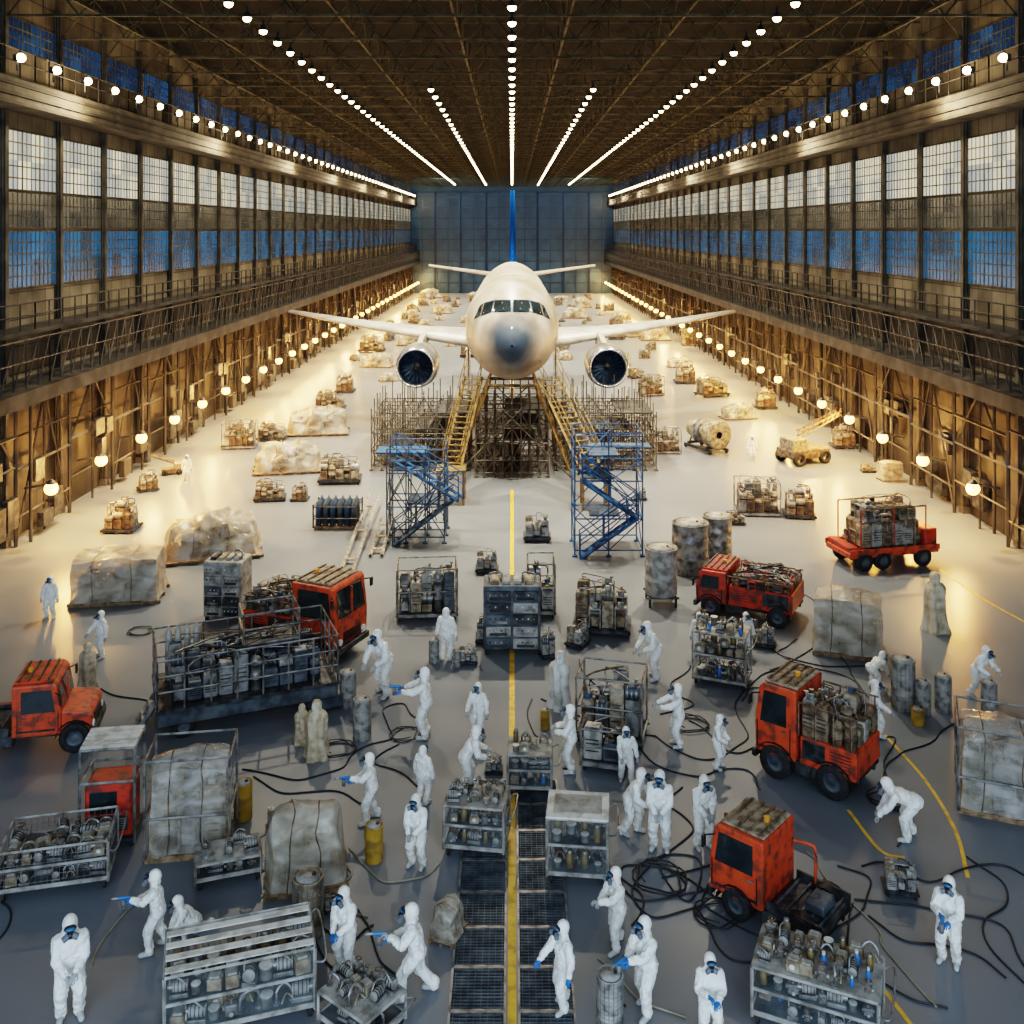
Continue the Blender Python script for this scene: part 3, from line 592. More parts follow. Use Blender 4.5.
def junk(r,seed,w,d,h,pal,z0=0,x0=0,cell=.38):
    R=random.Random(seed); pm=PALS[pal]; A_,B_,C_,D_=G(),G(),G(),G(); nx=max(2,round(w/cell)); ny=max(1,round(d/cell)); cw=w/nx; cd=d/ny; tops=[]
    for i in range(nx):
        for j in range(ny):
            x=x0-w/2+cw*(i+.5); y=-d/2+cd*(j+.5); hh=h*R.uniform(.35,1); t=R.random(); m=R.choice(pm)
            if t<.45:
                A_.box((x,y,z0+hh/2),(cw*.96,cd*.96,hh),m,b=.03); A_.box((x,y,z0+hh+.02),(cw*.8,cd*.8,.05),R.choice(pm),b=.01)
                for k in range(4): A_.box((x,y,z0+hh*(.3+.12*k)),(cw*.7,cd*1.0,.03),'steeldk'); 
                A_.box((x,y,z0+hh*.45),(cw*1.0,cd*.6,hh*.3),R.choice(pm))
            elif t<.6:
                q=min(cw,cd)*.46; B_.lathe([(.001,0),(q,0),(q,hh*.3),(q*1.06,hh*.3),(q*1.06,hh*.34),(q,hh*.34),(q,hh*.75),(q*1.06,hh*.75),(q*1.06,hh*.79),(q,hh*.79),(q,hh*.88),(q*.6,hh*.97),(q*.2,hh),(q*.2,hh*1.06),(.001,hh*1.06)],m,14,Matrix.Translation((x,y,z0)))
            elif t<.85:
                q=cd*.42; q=min(q,hh*.3); A_.box((x,y,z0+(hh-2*q)/2),(cw*.9,cd*.85,hh-2*q),m,b=.02); B_.cyl((x-cw*.45,y,z0+hh-q),(x+cw*.45,y,z0+hh-q),q,R.choice(pm),n=14)
                for e in(-.3,0,.3): B_.cyl((x+cw*e-.015,y,z0+hh-q),(x+cw*e+.015,y,z0+hh-q),q*1.1,'steel',n=14)
            else:
                for a in(-1,1):
                    for b in(-1,1): A_.bar((x+a*cw*.42,y+b*cd*.42,z0),(x+a*cw*.42,y+b*cd*.42,z0+hh),.035,m)
                A_.box((x,y,z0+hh),(cw*.9,cd*.9,.04),m); A_.box((x,y,z0+hh*.3),(cw*.7,cd*.7,hh*.5),R.choice(pm),b=.03); D_.box((x,y-cd*.2,z0+hh+.1),(cw*.5,.12,.16),'steel',b=.02)
            tops.append(V((x,y,z0+hh)))
    for k in range(max(6,int(nx*ny*.7))):
        a,b=R.choice(tops),R.choice(tops)
        if (a-b).length<.1: b=a+V((.0,-cd*.5,-h*.4))
        z=max(a.z,b.z)+R.uniform(.05,.15); C_.tube(crom([a,V((a.x,a.y,z)),V((b.x,b.y,z)),b],5),R.choice((.012,.016,.024)),R.choice(('steel','steel','black','rust')),6)
    for k in range(5):
        a=R.choice(tops); D_.box(a+V((0,-cd*.1,.07)),(.16,.12,.14),R.choice(('steel','yelsteel','grey','bluegrey') if pal!='tan' else ('grey','steel')),b=.015); D_.cyl(a+V((.1,0,0)),a+V((.1,0,.18)),.02,'steel'); D_.cyl(a+V((.1,0,.18)),a+V((.1,0,.2)),.06,'steel' if R.random()<.6 else 'steeldk',n=12)
    for nme,gq in(('housing',A_),('tank',B_),('pipework',C_),('control_box',D_)):
        if gq.v: mk(nme,gq,r)
def b_skid(seed,w,d,h,pal,wheels=True,frame=False,name='machine_cart',label='wheeled cart loaded with worn industrial machinery',cat='machine cart'):
    def f():
        r=root(name,label,cat); z=.2 if wheels else .12; g=G(); fm='steel' if frame else 'steeldk'
        for y in(-d/2,0,d/2): g.box((0,y,z),(w,.08,.1),fm)
        for x in(-w/2,w/2): g.box((x,0,z),(.08,d+.08,.1),fm)
        g.box((0,0,z+.06),(w,d,.03),'steeldk')
        if not wheels:
            for x in(-w/2+.1,0,w/2-.1): g.box((x,0,.06),(.12,d,.12),'wood')
        mk('base_frame',g,r)
        if frame:
            g=G(); zt=z+h*1.08
            for x in(-w/2,w/2):
                for y in(-d/2,d/2): g.bar((x,y,z),(x,y,zt),.04,'steel')
            for zz in(zt,z+h*.55):
                for y in(-d/2,d/2): g.bar((-w/2,y,zz),(w/2,y,zz),.035,'steel')
                for x in(-w/2,w/2): g.bar((x,-d/2,zz),(x,d/2,zz),.035,'steel')
            mk('cage_frame',g,r)
        junk(r,seed,w*.92,d*.9,h,pal,z+.07)
        if wheels: castors(r,w,d,.1)
        return r
    return f
def lump(g,seed,w,d,h,z0,m,amp=.12,nx=26,ny=18,nz=14,round_=.5):
    def P(u,v_,t):
        a,b,c=2*u-1,2*v_-1,t; k=1-round_*.16*(c**2)
        x=a*w/2*k*(1-.12*round_*b*b); y=b*d/2*k*(1-.12*round_*a*a); z=c*h*(1-.2*round_*(a*a+b*b)*c)
        q=noise.noise_vector(V((x*1.4+seed*7.3,y*1.4,z*1.4+seed)))*amp; rr=abs(noise.noise(V((x*1.8+seed,y*1.8,z*.7+seed))))*.9-abs(noise.noise(V((x*4,y*4+seed,z*1.2))))*.3
        q=q-V((a,b,c*.8))*(rr*(amp*.6+.03))
        p=V((x,y,z))+V((q.x,q.y,q.z*c*1.2)); 
        if c<.25: p=p+V((a*.05,b*.05,0))*(1-c*4)
        p.z=max(p.z,0); return V((p.x,p.y,p.z+z0))
    def grid(f,n,k):
        v=[f(i/n,j/k) for i in range(n+1) for j in range(k+1)]; g.add(v,[(i*(k+1)+j,(i+1)*(k+1)+j,(i+1)*(k+1)+j+1,i*(k+1)+j+1) for i in range(n) for j in range(k)],m,True)
    grid(lambda a,b:P(a,b,1),nx,ny); grid(lambda a,b:P(a,0,b),nx,nz); grid(lambda a,b:P(a,1,b),nx,nz); grid(lambda a,b:P(0,a,b),ny,nz); grid(lambda a,b:P(1,a,b),ny,nz); return P
def b_wrap(seed,w,d,h,m='wrap',amp=.1,rd=.5,name='wrapped_crate',label='bulky load wrapped in dusty clear plastic on a pallet',corner=False,pal='rust'):
    def f():
        r=root(name,label,'wrapped load'); g=G()
        for i in range(5): g.box((-w/2+w*(i+.5)/5,0,.13),(w/5*.75,d,.035),'wood')
        for y in(-d*.42,0,d*.42): g.box((0,y,.07),(w,.1,.09),'wood'); g.box((0,y,.012),(w,.1,.024),'wood')
        mk('pallet',g,r); g=G(); P=lump(g,seed,w*.95,d*.95,h,.16,m,amp,round_=rd); mk('wrapped_body',g,r)
        q=.62 if rd>.8 else .8; junk(r,seed+100,w*q,d*q,h*(q-.02),pal,.17,0,.5)
        for u in(.25,.7):
            g=G(); pts=[P(u,0,t/6)+V((0,-.012,0)) for t in range(7)]+[P(u,t/6,1)+V((0,0,.012)) for t in range(1,6)]+[P(u,1,1-t/6)+V((0,.012,0)) for t in range(7)]; g.tube(pts,.012,'rust',4); mk('strap',g,r)
        if corner:
            g=G()
            for x in(-w/2,w/2):
                for y in(-d/2,d/2): g.bar((x,y,.1),(x,y,h+.25),.04,'steel')
            for zz in(h+.25,h*.5):
                for y in(-d/2,d/2): g.bar((-w/2,y,zz),(w/2,y,zz),.04,'steel')
                for x in(-w/2,w/2): g.bar((x,-d/2,zz),(x,d/2,zz),.04,'steel')
            mk('rack_frame',g,r)
        return r
    return f
def b_rack(w,d,h,shelves=2,roof=None,mesh=False,label='wheeled steel frame cart with shelves',glass=False):
    def f():
        r=root('equipment_cart',label,'cart'); g=G(); z0=.2
        for x in(-w/2,w/2):
            for y in(-d/2,d/2): g.bar((x,y,z0-.05),(x,y,h),.04,'grey')
        for z in(h,z0):
            for y in(-d/2,d/2): g.bar((-w/2,y,z),(w/2,y,z),.04,'grey')
            for x in(-w/2,w/2): g.bar((x,-d/2,z),(x,d/2,z),.04,'grey')
        g.tube(crom([(w/2,-d/2,h*.8),(w/2+.18,-d/2,h*.85),(w/2+.18,d/2,h*.85),(w/2,d/2,h*.8)],5),.018,'steel'); mk('frame',g,r)
        for k in range(shelves):
            z=z0+(h-z0)*k/shelves; g=G(); g.box((0,0,z+.02),(w,d,.03),'slate')
            for y in(-d/2,d/2): g.box((0,y,z+.04),(w,.02,.05),'grey')
            for x in(-w/2,w/2): g.box((x,0,z+.04),(.02,d,.05),'grey')
            mk('shelf',g,r)
        if roof:
            g=G()
            if roof=='slat':
                for i in range(4): g.box((0,-d/2+d*(i+.5)/4,h+.02),(w*1.0,d/4*.5,.02),'white',b=.006)
            elif roof=='tray':
                g.box((0,0,h+.01),(w,d,.03),'grey')
            else: g.box((0,0,h+.03),(w*1.04,d*1.04,.04),'white',b=.01); g.box((0,0,h+.05),(w*.8,d*.7,.04),'grey',b=.01)
            mk('roof_panel',g,r)
        if glass:
            for y in(-d/2-.005,d/2+.005): g=G(); g.add([(-w/2+.03,y,z0+.05),(w/2-.03,y,z0+.05),(w/2-.03,y,h-.03),(-w/2+.03,y,h-.03)],[(0,1,2,3)],'clear'); mk('glass_panel',g,r)
            for x in(-w/2-.005,w/2+.005): g=G(); g.add([(x,-d/2+.03,z0+.05),(x,d/2-.03,z0+.05),(x,d/2-.03,h-.03),(x,-d/2+.03,h-.03)],[(0,1,2,3)],'clear'); mk('glass_panel',g,r)
        if mesh:
            g=G(); n=int(w/.11)
            for i in range(n):
                x=-w/2+w*i/n
                for y in(-d/2,d/2): g.bar((x,y,z0),(x,y,h),.006,'steel')
            n=int(d/.11)
            for i in range(n):
                y=-d/2+d*i/n
                for x in(-w/2,w/2): g.bar((x,y,z0),(x,y,h),.006,'steel')
            for k in range(int((h-z0)/.12)):
                z=z0+k*.12
                for y in(-d/2,d/2): g.bar((-w/2,y,z),(w/2,y,z),.006,'steel')
                for x in(-w/2,w/2): g.bar((x,-d/2,z),(x,d/2,z),.006,'steel')
            mk('wire_mesh',g,r)
        castors(r,w,d,.09); return r
    return f
def b_bottle(kind):
    def f():
        if kind=='bottle':
            o=root('solvent_bottle','small blue plastic solvent bottle with cap','bottle'); g=G(); g.lathe([(.001,0),(.04,0),(.045,.02),(.045,.13),(.03,.17),(.02,.19)],'blueplastic',12); mk('body',g,o); g=G(); g.cyl((0,0,.18),(0,0,.22),.025,'white'); mk('cap',g,o)
        elif kind=='jar':
            o=root('paint_jar','squat metal paint can with lid','paint can'); g=G(); g.lathe([(.001,0),(.075,0),(.075,.12),(.08,.12),(.08,.14)],'grey',14); mk('body',g,o); g=G(); g.lathe([(.08,.14),(.065,.145),(.001,.14)],'white',14); mk('lid',g,o)
        elif kind=='valve':
            o=root('valve_block','small steel valve block with handwheel','valve'); g=G(); g.box((0,0,.07),(.17,.13,.14),'steel',b=.015); g.cyl((0,0,.14),(0,0,.22),.018,'steel'); g.cyl((-.11,0,.08),(.11,0,.08),.035,'rustlt',n=10); g.cyl((0,-.11,.05),(0,.1,.05),.03,'grey',n=10); mk('body',g,o); g=G(); g.lathe([(.05,.21),(.065,.22),(.05,.235),(.045,.22),(.05,.21)],'rust',12); mk('handwheel',g,o)
        elif kind=='gold':
            o=root('glass_canister','amber glass canister with steel cap','canister'); g=G(); g.lathe([(.001,0),(.06,0),(.065,.03),(.065,.22),(.04,.26)],'yelsteel',12); mk('body',g,o); g=G(); g.lathe([(.045,.26),(.045,.3),(.001,.3)],'steel',12); mk('cap',g,o)
        elif kind=='box':
            o=root('parts_box','small worn metal parts box with gauges','box'); g=G(); g.box((0,0,.08),(.2,.17,.16),'rustlt',b=.012); g.box((0,0,.17),(.14,.12,.03),'grey',b=.008); mk('body',g,o); g=G(); g.cyl((0,-.085,.09),(0,-.1,.09),.04,'white',n=12); mk('gauge',g,o)
        elif kind=='pipe':
            o=root('pipe_assembly','bent steel pipe assembly with flanges','pipe'); g=G(); g.tube(crom([(-.11,0,.03),(-.1,0,.18),(0,.03,.24),(.09,0,.17),(.11,0,.03)],5),.022,'steel'); g.tube(crom([(-.05,-.07,.03),(0,-.07,.15),(.06,-.05,.12),(.12,-.07,.04)],5),.014,'rustlt'); mk('tube',g,o); g=G(); g.cyl((-.11,0,0),(-.11,0,.03),.05,'steel'); g.cyl((.11,0,0),(.11,0,.03),.05,'steel'); mk('flange',g,o)
        else:
            o=root('pump_unit','small pump motor with pipe fittings','pump'); g=G(); g.box((0,0,.03),(.26,.16,.06),'steel',b=.01); g.cyl((-.12,0,.13),(.08,0,.13),.07,'grey',n=14); 
            for q in range(4): g.cyl((-.1+q*.05,0,.13),(-.09+q*.05,0,.13),.08,'steeldk',n=14)
            mk('motor',g,o); g=G(); g.cyl((.08,0,.13),(.15,0,.13),.04,'steel'); g.tube(crom([(.12,0,.16),(.12,0,.25),(.0,.05,.27),(-.1,.05,.18)],4),.014,'steel'); mk('pipe_fitting',g,o)
        return o
    return f
IR=random.Random(11)
STD=('valve','pipe','pump','box','valve','pump','box','pipe','jar','gold','bottle')
def fill(M,w,d,zs,kinds=STD,sp=.21,dens=.88,s0=1.):
    sc=M.to_scale().x; rz=math.degrees(M.to_euler().z)
    for z in zs:
        nx=max(1,int((w-.1)/sp)); ny=max(1,int((d-.1)/sp))
        for i in range(nx):
            for j in range(ny):
                if IR.random()>dens: continue
                k=IR.choice(kinds); q=M@V((-w/2+.06+(w-.12)*(i+.5)/nx+IR.uniform(-.02,.02),-d/2+.06+(d-.12)*(j+.5)/ny,z)); put('it'+k,q.x,q.y,rz+IR.choice((0,90,180))+IR.uniform(-12,12),sc*s0*IR.uniform(.7,1.15),z=q.z,builder=b_bottle(k),group='bottles and parts on the carts')
def shz(h,n): return [.2+(h-.2)*k/n+.037 for k in range(n)]
def b_drum(r,h,m,mesh=False,stand=False,name='steel_drum',label='ribbed cylindrical steel drum with lid'):
    def f():
        o=root(name,label,'drum'); z=.35 if stand else 0; T=Matrix.Translation((0,0,z)); g=G()
        pr=[(.001,0),(r*.97,0),(r,.02)]
        for k in(.33,.66): pr+=[(r,h*k-.03),(r*1.04,h*k),(r,h*k+.03)]
        pr+=[(r,h-.03),(r*1.03,h-.02),(r*1.03,h),(r*.97,h),(r*.96,h-.03),(.001,h-.03)]; g.lathe(pr,m,20,T); 
        if mesh:
            for i in range(18):
                a=2*math.pi*i/18; g.bar((r*1.03*math.cos(a),r*1.03*math.sin(a),z),(r*1.03*math.cos(a),r*1.03*math.sin(a),z+h),.008,'steel')
            for k in range(int(h/.1)): g.lathe([(r*1.035,k*.1),(r*1.045,k*.1+.008),(r*1.035,k*.1+.016)],'steel',20,T)
        mk('shell',g,o); g=G(); g.lathe([(r*.8,h-.03),(r*.8,h+.01),(r*.15,h+.02),(.001,h+.02)],'grey',16,T); g.cyl((r*.4,0,z+h),(r*.4,0,z+h+.06),.04,'steeldk'); mk('lid',g,o)
        if stand:
            g=G()
            for a in(-1,1):
                for b in(-1,1): g.bar((a*r*.8,b*r*.8,0),(a*r*.8,b*r*.8,.38),.06,'steeldk')
                g.box((0,a*r*.8,.33),(2*r,.06,.06),'steeldk'); g.box((a*r*.8,0,.33),(.06,2*r,.06),'steeldk')
            mk('stand',g,o)
        return o
    return f
def b_drape(seed,m,label):
    def f():
        o=root('draped_stand',label,'cover'); g=G(); R=random.Random(seed); ph=R.uniform(0,6)
        fold=lambda a,z:1+(.07+.12*(1-z/1.65))*math.cos(5*a+ph+z*1.5)+.05*math.cos(11*a+2*z)+.12*noise.noise(V((a,z*3,seed)))
        g.lathe([(.001,1.66),(.09,1.65),(.14,1.58),(.15,1.48),(.13,1.38),(.24,1.3),(.29,1.18),(.29,.95),(.28,.6),(.31,.3),(.36,.05),(.38,0)],m,48,None,fold); mk('sheet',g,o)
        g=G(); g.cyl((0,0,0),(0,0,1.55),.03,'steel'); mk('pole',g,o); return o
    return f
def b_cab(w,d,h,seed,m='slate'):
    def f():
        r=root('control_cabinet','tall dark steel control cabinet with instrument modules','cabinet'); g=G(); g.box((0,0,h/2+.08),(w,d,h-.16),m,b=.03)
        for x in(-w/2+.1,w/2-.1):
            for y in(-d/2+.1,d/2-.1): g.box((x,y,.08),(.1,.1,.16),'steeldk')
        mk('body',g,r); R=random.Random(seed)
        for sx in range(2):
            n=5
            for k in range(n):
                g=G(); x=(-.5+sx)*w*.47; z=.2+(h-.3)*(k+.5)/n; hh=(h-.3)/n*.86; y=-d/2-.03; g.box((x,y,z),(w*.43,.06,hh),R.choice(('steeldk','slate','grey')),b=.012)
                for q in range(4): g.cyl((x-w*.15+q*w*.1,y-.03,z+hh*.15),(x-w*.15+q*w*.1,y-.07,z+hh*.15),.022,R.choice(('steel','white','black')),n=8)
                g.box((x,y-.035,z-hh*.22),(w*.3,.02,hh*.25),R.choice(('glass','steel'))); mk('instrument_module',g,r)
        g=G()
        for i in range(4): g.box((-w*.3+i*w*.2,0,h+.04),(w*.14,d*.6,.12),R.choice(('grey','steeldk','rustlt')),b=.02)
        for s in(-1,1): g.tube(crom([(s*w*.4,-.1,h),(s*w*.4,-.1,h+.25),(s*w*.2,0,h+.25),(s*w*.2,0,h)],5),.025,'steel')
        mk('top_unit',g,r); castors(r,w,d,.08); return r
    return f
K=lambda *a,**k:putp(*a,**k)
K('w1',120,597,8,builder=b_wrap(1,3.1,1.9,1.5,amp=.07,rd=.2,label='square crate under clear dusty plastic on a wooden pallet'))
K('w2',212,553,18,builder=b_wrap(2,3.9,2.6,1.5,amp=.26,rd=1.1,name='tarp_bundle',label='large irregular bundle under translucent sheeting'))
K('w3',288,470,12,builder=b_wrap(3,3.7,2.4,1.4,amp=.3,rd=1.1,name='tarp_bundle',label='large irregular bundle under translucent sheeting'))
K('w4',318,433,8,builder=b_wrap(4,4,2.4,1.5,amp=.3,rd=1.1,name='tarp_bundle',label='heaped tan bundle of wrapped parts'))
K('s5',340,482,5,builder=b_skid(5,2.1,1.3,1.0,'tan'))
K('cab6',228,617,-6,builder=b_cab(1.3,1.0,2.0,6,'grey'),label='grey steel cabinet beside the platform trailer')
def b_drumpal():
    r=root('drum_pallet','pallet of upright blue-grey gas cylinders','drum pallet'); g=G()
    for i in range(5): g.box((-.8+i*.4,0,.12),(.3,1.2,.04),'wood')
    for y in(-.5,0,.5): g.box((0,y,.06),(1.9,.1,.1),'wood')
    mk('pallet',g,r)
    for i in range(6):
        for j in range(3):
            g=G(); g.lathe([(.001,0),(.13,0),(.13,.85),(.1,.97),(.04,1.02),(.04,1.1),(.001,1.1)],'slate' if (i+j)%2 else 'bluegrey',12); mk('cylinder',g,r,loc=(-.78+i*.31,-.4+j*.4,.14))
    g=G()
    for z in(.5,1.0):
        for y in(-.62,.62): g.bar((-.97,y,z),(.97,y,z),.04,'steeldk')
        for x in(-.97,.97): g.bar((x,-.62,z),(x,.62,z),.04,'steeldk')
    for x in(-.97,.97):
        for y in(-.62,.62): g.bar((x,y,.1),(x,y,1.1),.05,'steeldk')
    mk('cage',g,r); return r
K('dp',338,526,0,builder=b_drumpal)
K('s8',427,614,5,builder=b_skid(8,2.0,1.3,1.4,'grey',frame=True))
K('cab9',512,648,0,builder=b_cab(1.75,1.1,2.1,9))
K('s9b',484,640,0,.55,builder=b_skid(19,.9,1.4,1.2,'dark'))
K('s9c',541,612,0,builder=b_skid(20,.9,1.2,1.5,'dark',frame=True)); K('s9b',547,655,10,.5)
K('s10',602,630,-8,builder=b_skid(10,1.8,1.3,1.5,'tan')); K('s30',578,645,60,.6,builder=b_skid(30,1.2,.9,.8,'grey'))
K('d11',661,603,0,builder=b_drum(.56,1.6,'grey',stand=True,name='process_tank',label='large grey steel tank on a square stand'))
K('d12',690,572,0,builder=b_drum(.68,1.9,'steel',name='process_tank',label='tall cylindrical grey steel tank')); K('d12',717,556,30,.85)
K('s12',757,513,-5,builder=b_skid(12,1.9,1.3,1.3,'tan',wheels=False,frame=True,name='machine_skid',label='tan machinery in a frame on timber skids',cat='machine')); K('s12b',799,516,-8,builder=b_skid(13,1.3,1.2,1.1,'tan',wheels=False,name='machine_skid',label='tan crate of machine parts on skids',cat='machine'))
K('w13',848,650,-18,builder=b_wrap(13,2.1,1.5,1.65,amp=.07,rd=.2,label='tall square crate under dusty plastic',pal='tan'))
o,M=K('r14',722,681,-22,builder=b_rack(1.5,1.0,1.5,2,roof='tray',label='wheeled steel rack cart with cans and bottles')); fill(M,1.5,1,shz(1.5,2)+[1.53],s0=1.3,sp=.26)
K('s15',604,765,-14,builder=b_skid(15,1.0,.8,.75,'grey',frame=True,label='small framed bench cart of fittings'))
K('s16',612,735,-14,1,builder=b_skid(16,1.65,1.2,1.35,'grey',frame=True,label='tall framed cart crowded with tanks and pipework')); o,M=F(612,735),Matrix.Translation((*F(612,735),0))@Matrix.Rotation(rad(-14),4,'Z')
o,M=K('r16',530,788,-3,builder=b_rack(1.0,.8,.95,2,roof='tray',label='low steel cart topped with pump fittings',glass=True)); fill(M,1,.8,shz(.95,2)+[.98])
o,M=K('r17',477,846,-8,builder=b_rack(1.25,.9,1.05,2,roof='tray',glass=True,label='glass-sided steel cart with grey top trays')); fill(M,1.25,.9,shz(1.05,2)+[1.08],('valve','pipe','box','gold','pump'),s0=.95)
o,M=K('r18',578,871,-6,builder=b_rack(1.2,.95,1.3,2,roof='flat',glass=True,label='steel cart with white top over rows of amber canisters')); fill(M,1.2,.95,shz(1.3,2),('gold','gold','jar','valve','pipe'),sp=.22,s0=1.2)
K('w19',1003,805,-22,builder=b_wrap(19,1.9,1.6,1.7,m='wrapclear',amp=.07,rd=.25,corner=True,label='framed machine wrapped in dusty plastic'))
K('d20',903,708,0,builder=b_drum(.3,1.35,'grey',mesh=True,label='wire-mesh covered grey drum')); K('d20',923,714,20,.65); K('d20',943,710,40,.7); K('d20',989,714,10,.65)
K('d21',918,724,0,builder=b_drum(.17,.42,'yellow',name='paint_pail',label='yellow paint pail with blue lid')); K('d22',243,818,0,builder=b_drum(.2,.8,'yellow',name='steel_drum',label='slim yellow steel drum on the floor')); K('d22',374,860,0,.92); K('d22',545,728,0,.6)
o,M=K('r21',240,1008,17,builder=b_rack(2.35,1.15,1.15,2,roof='slat',glass=True,label='long display cart with white slatted roof over pots')); fill(M,2.35,1.15,shz(1.15,2),('gold','jar','box','pump','valve','jar','pipe'),sp=.26,s0=1.35)
o,M=K('r22',818,1020,-24,builder=b_rack(1.95,1.1,.95,2,roof='tray',label='long steel cart with trays of bottles and valves',glass=True)); fill(M,1.95,1.1,shz(.95,2)+[.98],STD,sp=.22,s0=1.05)
o,M=K('r23',362,1028,-38,builder=b_rack(1.1,.9,.6,1,roof='tray',label='low tool cart of fittings')); fill(M,1.1,.9,[.237,.63],('pump','box','valve','pipe'),sp=.22)
o,M=K('r24',60,877,13,builder=b_rack(2.0,1.2,.95,2,mesh=True,label='wire-mesh cage cart full of pump units')); fill(M,2.0,1.2,shz(.95,2),('pump','pump','pipe','valve','box'),sp=.27,s0=1.3)
o,M=K('r27',228,875,18,builder=b_rack(1.25,.75,.5,1,roof='tray',label='low tool trolley with fittings')); fill(M,1.25,.75,[.237,.53],('pump','box','valve','pipe'),sp=.22,dens=.75)
K('w26',192,845,8,builder=b_wrap(26,1.7,1.15,1.85,m='wrapclear',amp=.07,rd=.3,corner=True,name='wrapped_rack',label='tall storage rack wrapped in clear plastic film',pal='grey'))
K('w28',306,878,12,builder=b_wrap(28,1.65,1.25,1.4,amp=.14,rd=.9,label='lumpy machine bundled in tan translucent plastic'))
K('w28',448,934,70,.42)
K('d29',308,932,0,builder=b_drum(.28,1.05,'rustlt',mesh=True,label='mesh-clad drum beside the wrapped machine')); K('d20',362,738,0,.75); K('d20',348,706,30,.7); K('d20',610,1032,0,.7)
def b_redcab():
    r=root('red_power_unit','red cabinet power unit on a wheeled frame with roof rails','power unit'); g=G(); g.box((0,0,.75),(.95,.8,1.1),'red',b=.04); mk('body',g,r)
    g=G(); g.box((-.1,-.41,.95),(.55,.03,.45),'glass',b=.01); mk('window',g,r); g=G(); g.box((0,-.41,.5),(.8,.03,.3),'steeldk'); 
    for i in range(5): g.box((0,-.43,.4+i*.05),(.7,.02,.015),'grey')
    mk('grille',g,r); g=G(); g.box((0,0,.16),(1.1,.95,.08),'steeldk')
    for x in(-.55,.55):
        for y in(-.48,.48): g.bar((x,y,.1),(x,y,2.1),.045,'steel')
    for z in(1.4,2.1):
        for y in(-.48,.48): g.bar((-.55,y,z),(.55,y,z),.045,'steel')
        for x in(-.55,.55): g.bar((x,-.48,z),(x,.48,z),.045,'steel')
    for q in range(5): g.box((0,-.38+q*.19,2.12),(1.12,.13,.03),'white')
    mk('frame',g,r); castors(r,1.1,.95,.1); return r
K('red7',113,836,8,builder=b_redcab)
K('s30',468,663,0,.45); K('s30',900,892,-10,.5); K('s30',280,832,20,.45); K('d20',434,662,0,.5); K('d20',457,666,0,.35)
K('s30',487,572,0,.7); K('s30',537,540,0,.9); K('s30',494,772,0,.35); K('s30',332,910,20,.25)
K('s31',762,645,-20,.5,builder=b_skid(31,1.6,1.2,1.1,'grey'))
K('w13',890,480,5,.55); K('s5',868,472,0,.35)
for px,py,k,s,rz in((240,447,'s12',1.,5),(272,440,'s5',.8,0),(122,530,'s12b',1.0,0),(148,490,'s12b',.7,30),(330,410,'s5',1,0),(270,500,'s5',.7,10),(300,500,'s12b',.6,0),
 (413,345,'w4',.9,0),(372,352,'s5',1.3,0),(345,392,'s12b',1.1,0),(665,452,'s12',.9,0),(650,395,'s12',1.,10),(685,383,'s12b',1.3,0),(712,396,'s5',1.1,20),(738,418,'w4',.6,10),(765,408,'s12b',1.1,0),(735,524,'s5',.4,0),(843,447,'s12b',1,0),(640,500,'s30',.5,0),(575,318,'w3',1.,0),(655,340,'w4',.9,0),(690,345,'s12',1.1,0)):
    putp(k,px,py,rz,s)
RR=random.Random(5); used=[F(413,345),F(372,352),F(575,318),F(655,340),F(690,345)]
for i in range(260):
    y=RR.uniform(86,192); x=RR.choice((-1,1))*RR.uniform(3.5 if y>98 else 8,16); k=RR.choice(('s5','s12','s12b','w4','w3','s8','s10','w4','w3')); sc_=RR.uniform(.35,1.05)
    if all(math.hypot(x-a,y-b)>3.9 for a,b in used): used.append((x,y)); put(k,x,y,RR.uniform(-90,90),sc_,group='stored machinery far down the hangar')
def b_eng():
    r=root('jet_engine_core','removed jet engine core on a low transport stand','engine'); T=Matrix.Translation((-1.4,0,1.1))@Matrix.Rotation(rad(90),4,'Y'); g=G(); g.lathe([(.2,.1),(.75,0),(.85,.1),(.8,.8),(.55,1.1),(.5,1.8),(.6,2.1),(.45,2.8),(.2,3.0)],'rustlt',20,T)
    for z in(.8,1.4,1.9): g.lathe([(.5,z),(.72,z),(.72,z+.06),(.5,z+.06)],'steel',20,T)
    mk('casing',g,r); g=G(); 
    for x in(-.9,.9): g.box((x,0,.35),(.15,1.3,.15),'steeldk'); g.bar((x,-.6,.3),(x,-.3,.8),.1,'yelsteel'); g.bar((x,.6,.3),(x,.3,.8),.1,'yelsteel')
    for y in(-.6,.6): g.box((0,y,.2),(2.6,.12,.15),'steeldk')
    mk('stand',g,r); castors(r,2.6,1.3,.12); return r
K('eng',706,450,115,builder=b_eng)
def b_crane():
    r=root('tow_crane','low grey-brown maintenance crane with folded lattice boom','crane'); g=G(); g.box((0,0,.6),(2.6,1.5,.5),'rust',b=.06); g.box((-.7,0,1.1),(1.0,1.2,.7),'rustlt',b=.06); mk('body',g,r)
    g=G()
    for y in(-.2,.2):
        for z in(0,.35): g.bar((-.3,y,1.4+z),(2.6,y,2.5+z*.5),.07,'rust')
    for i in range(8): 
        t=i/8; x=-.3+2.9*t; z=1.4+1.1*t; g.bar((x,-.2,z),(x+.36,-.2,z+.5),.04,'rust'); g.bar((x,.2,z),(x+.36,.2,z+.5),.04,'rust')
    mk('boom',g,r)
    for x in(-.9,.9):
        for y in(-.75,.75): wheel(r,x,y,.38,.25,False)
    return r
K('crane',803,462,25,builder=b_crane); K('crane',172,474,200,.4)
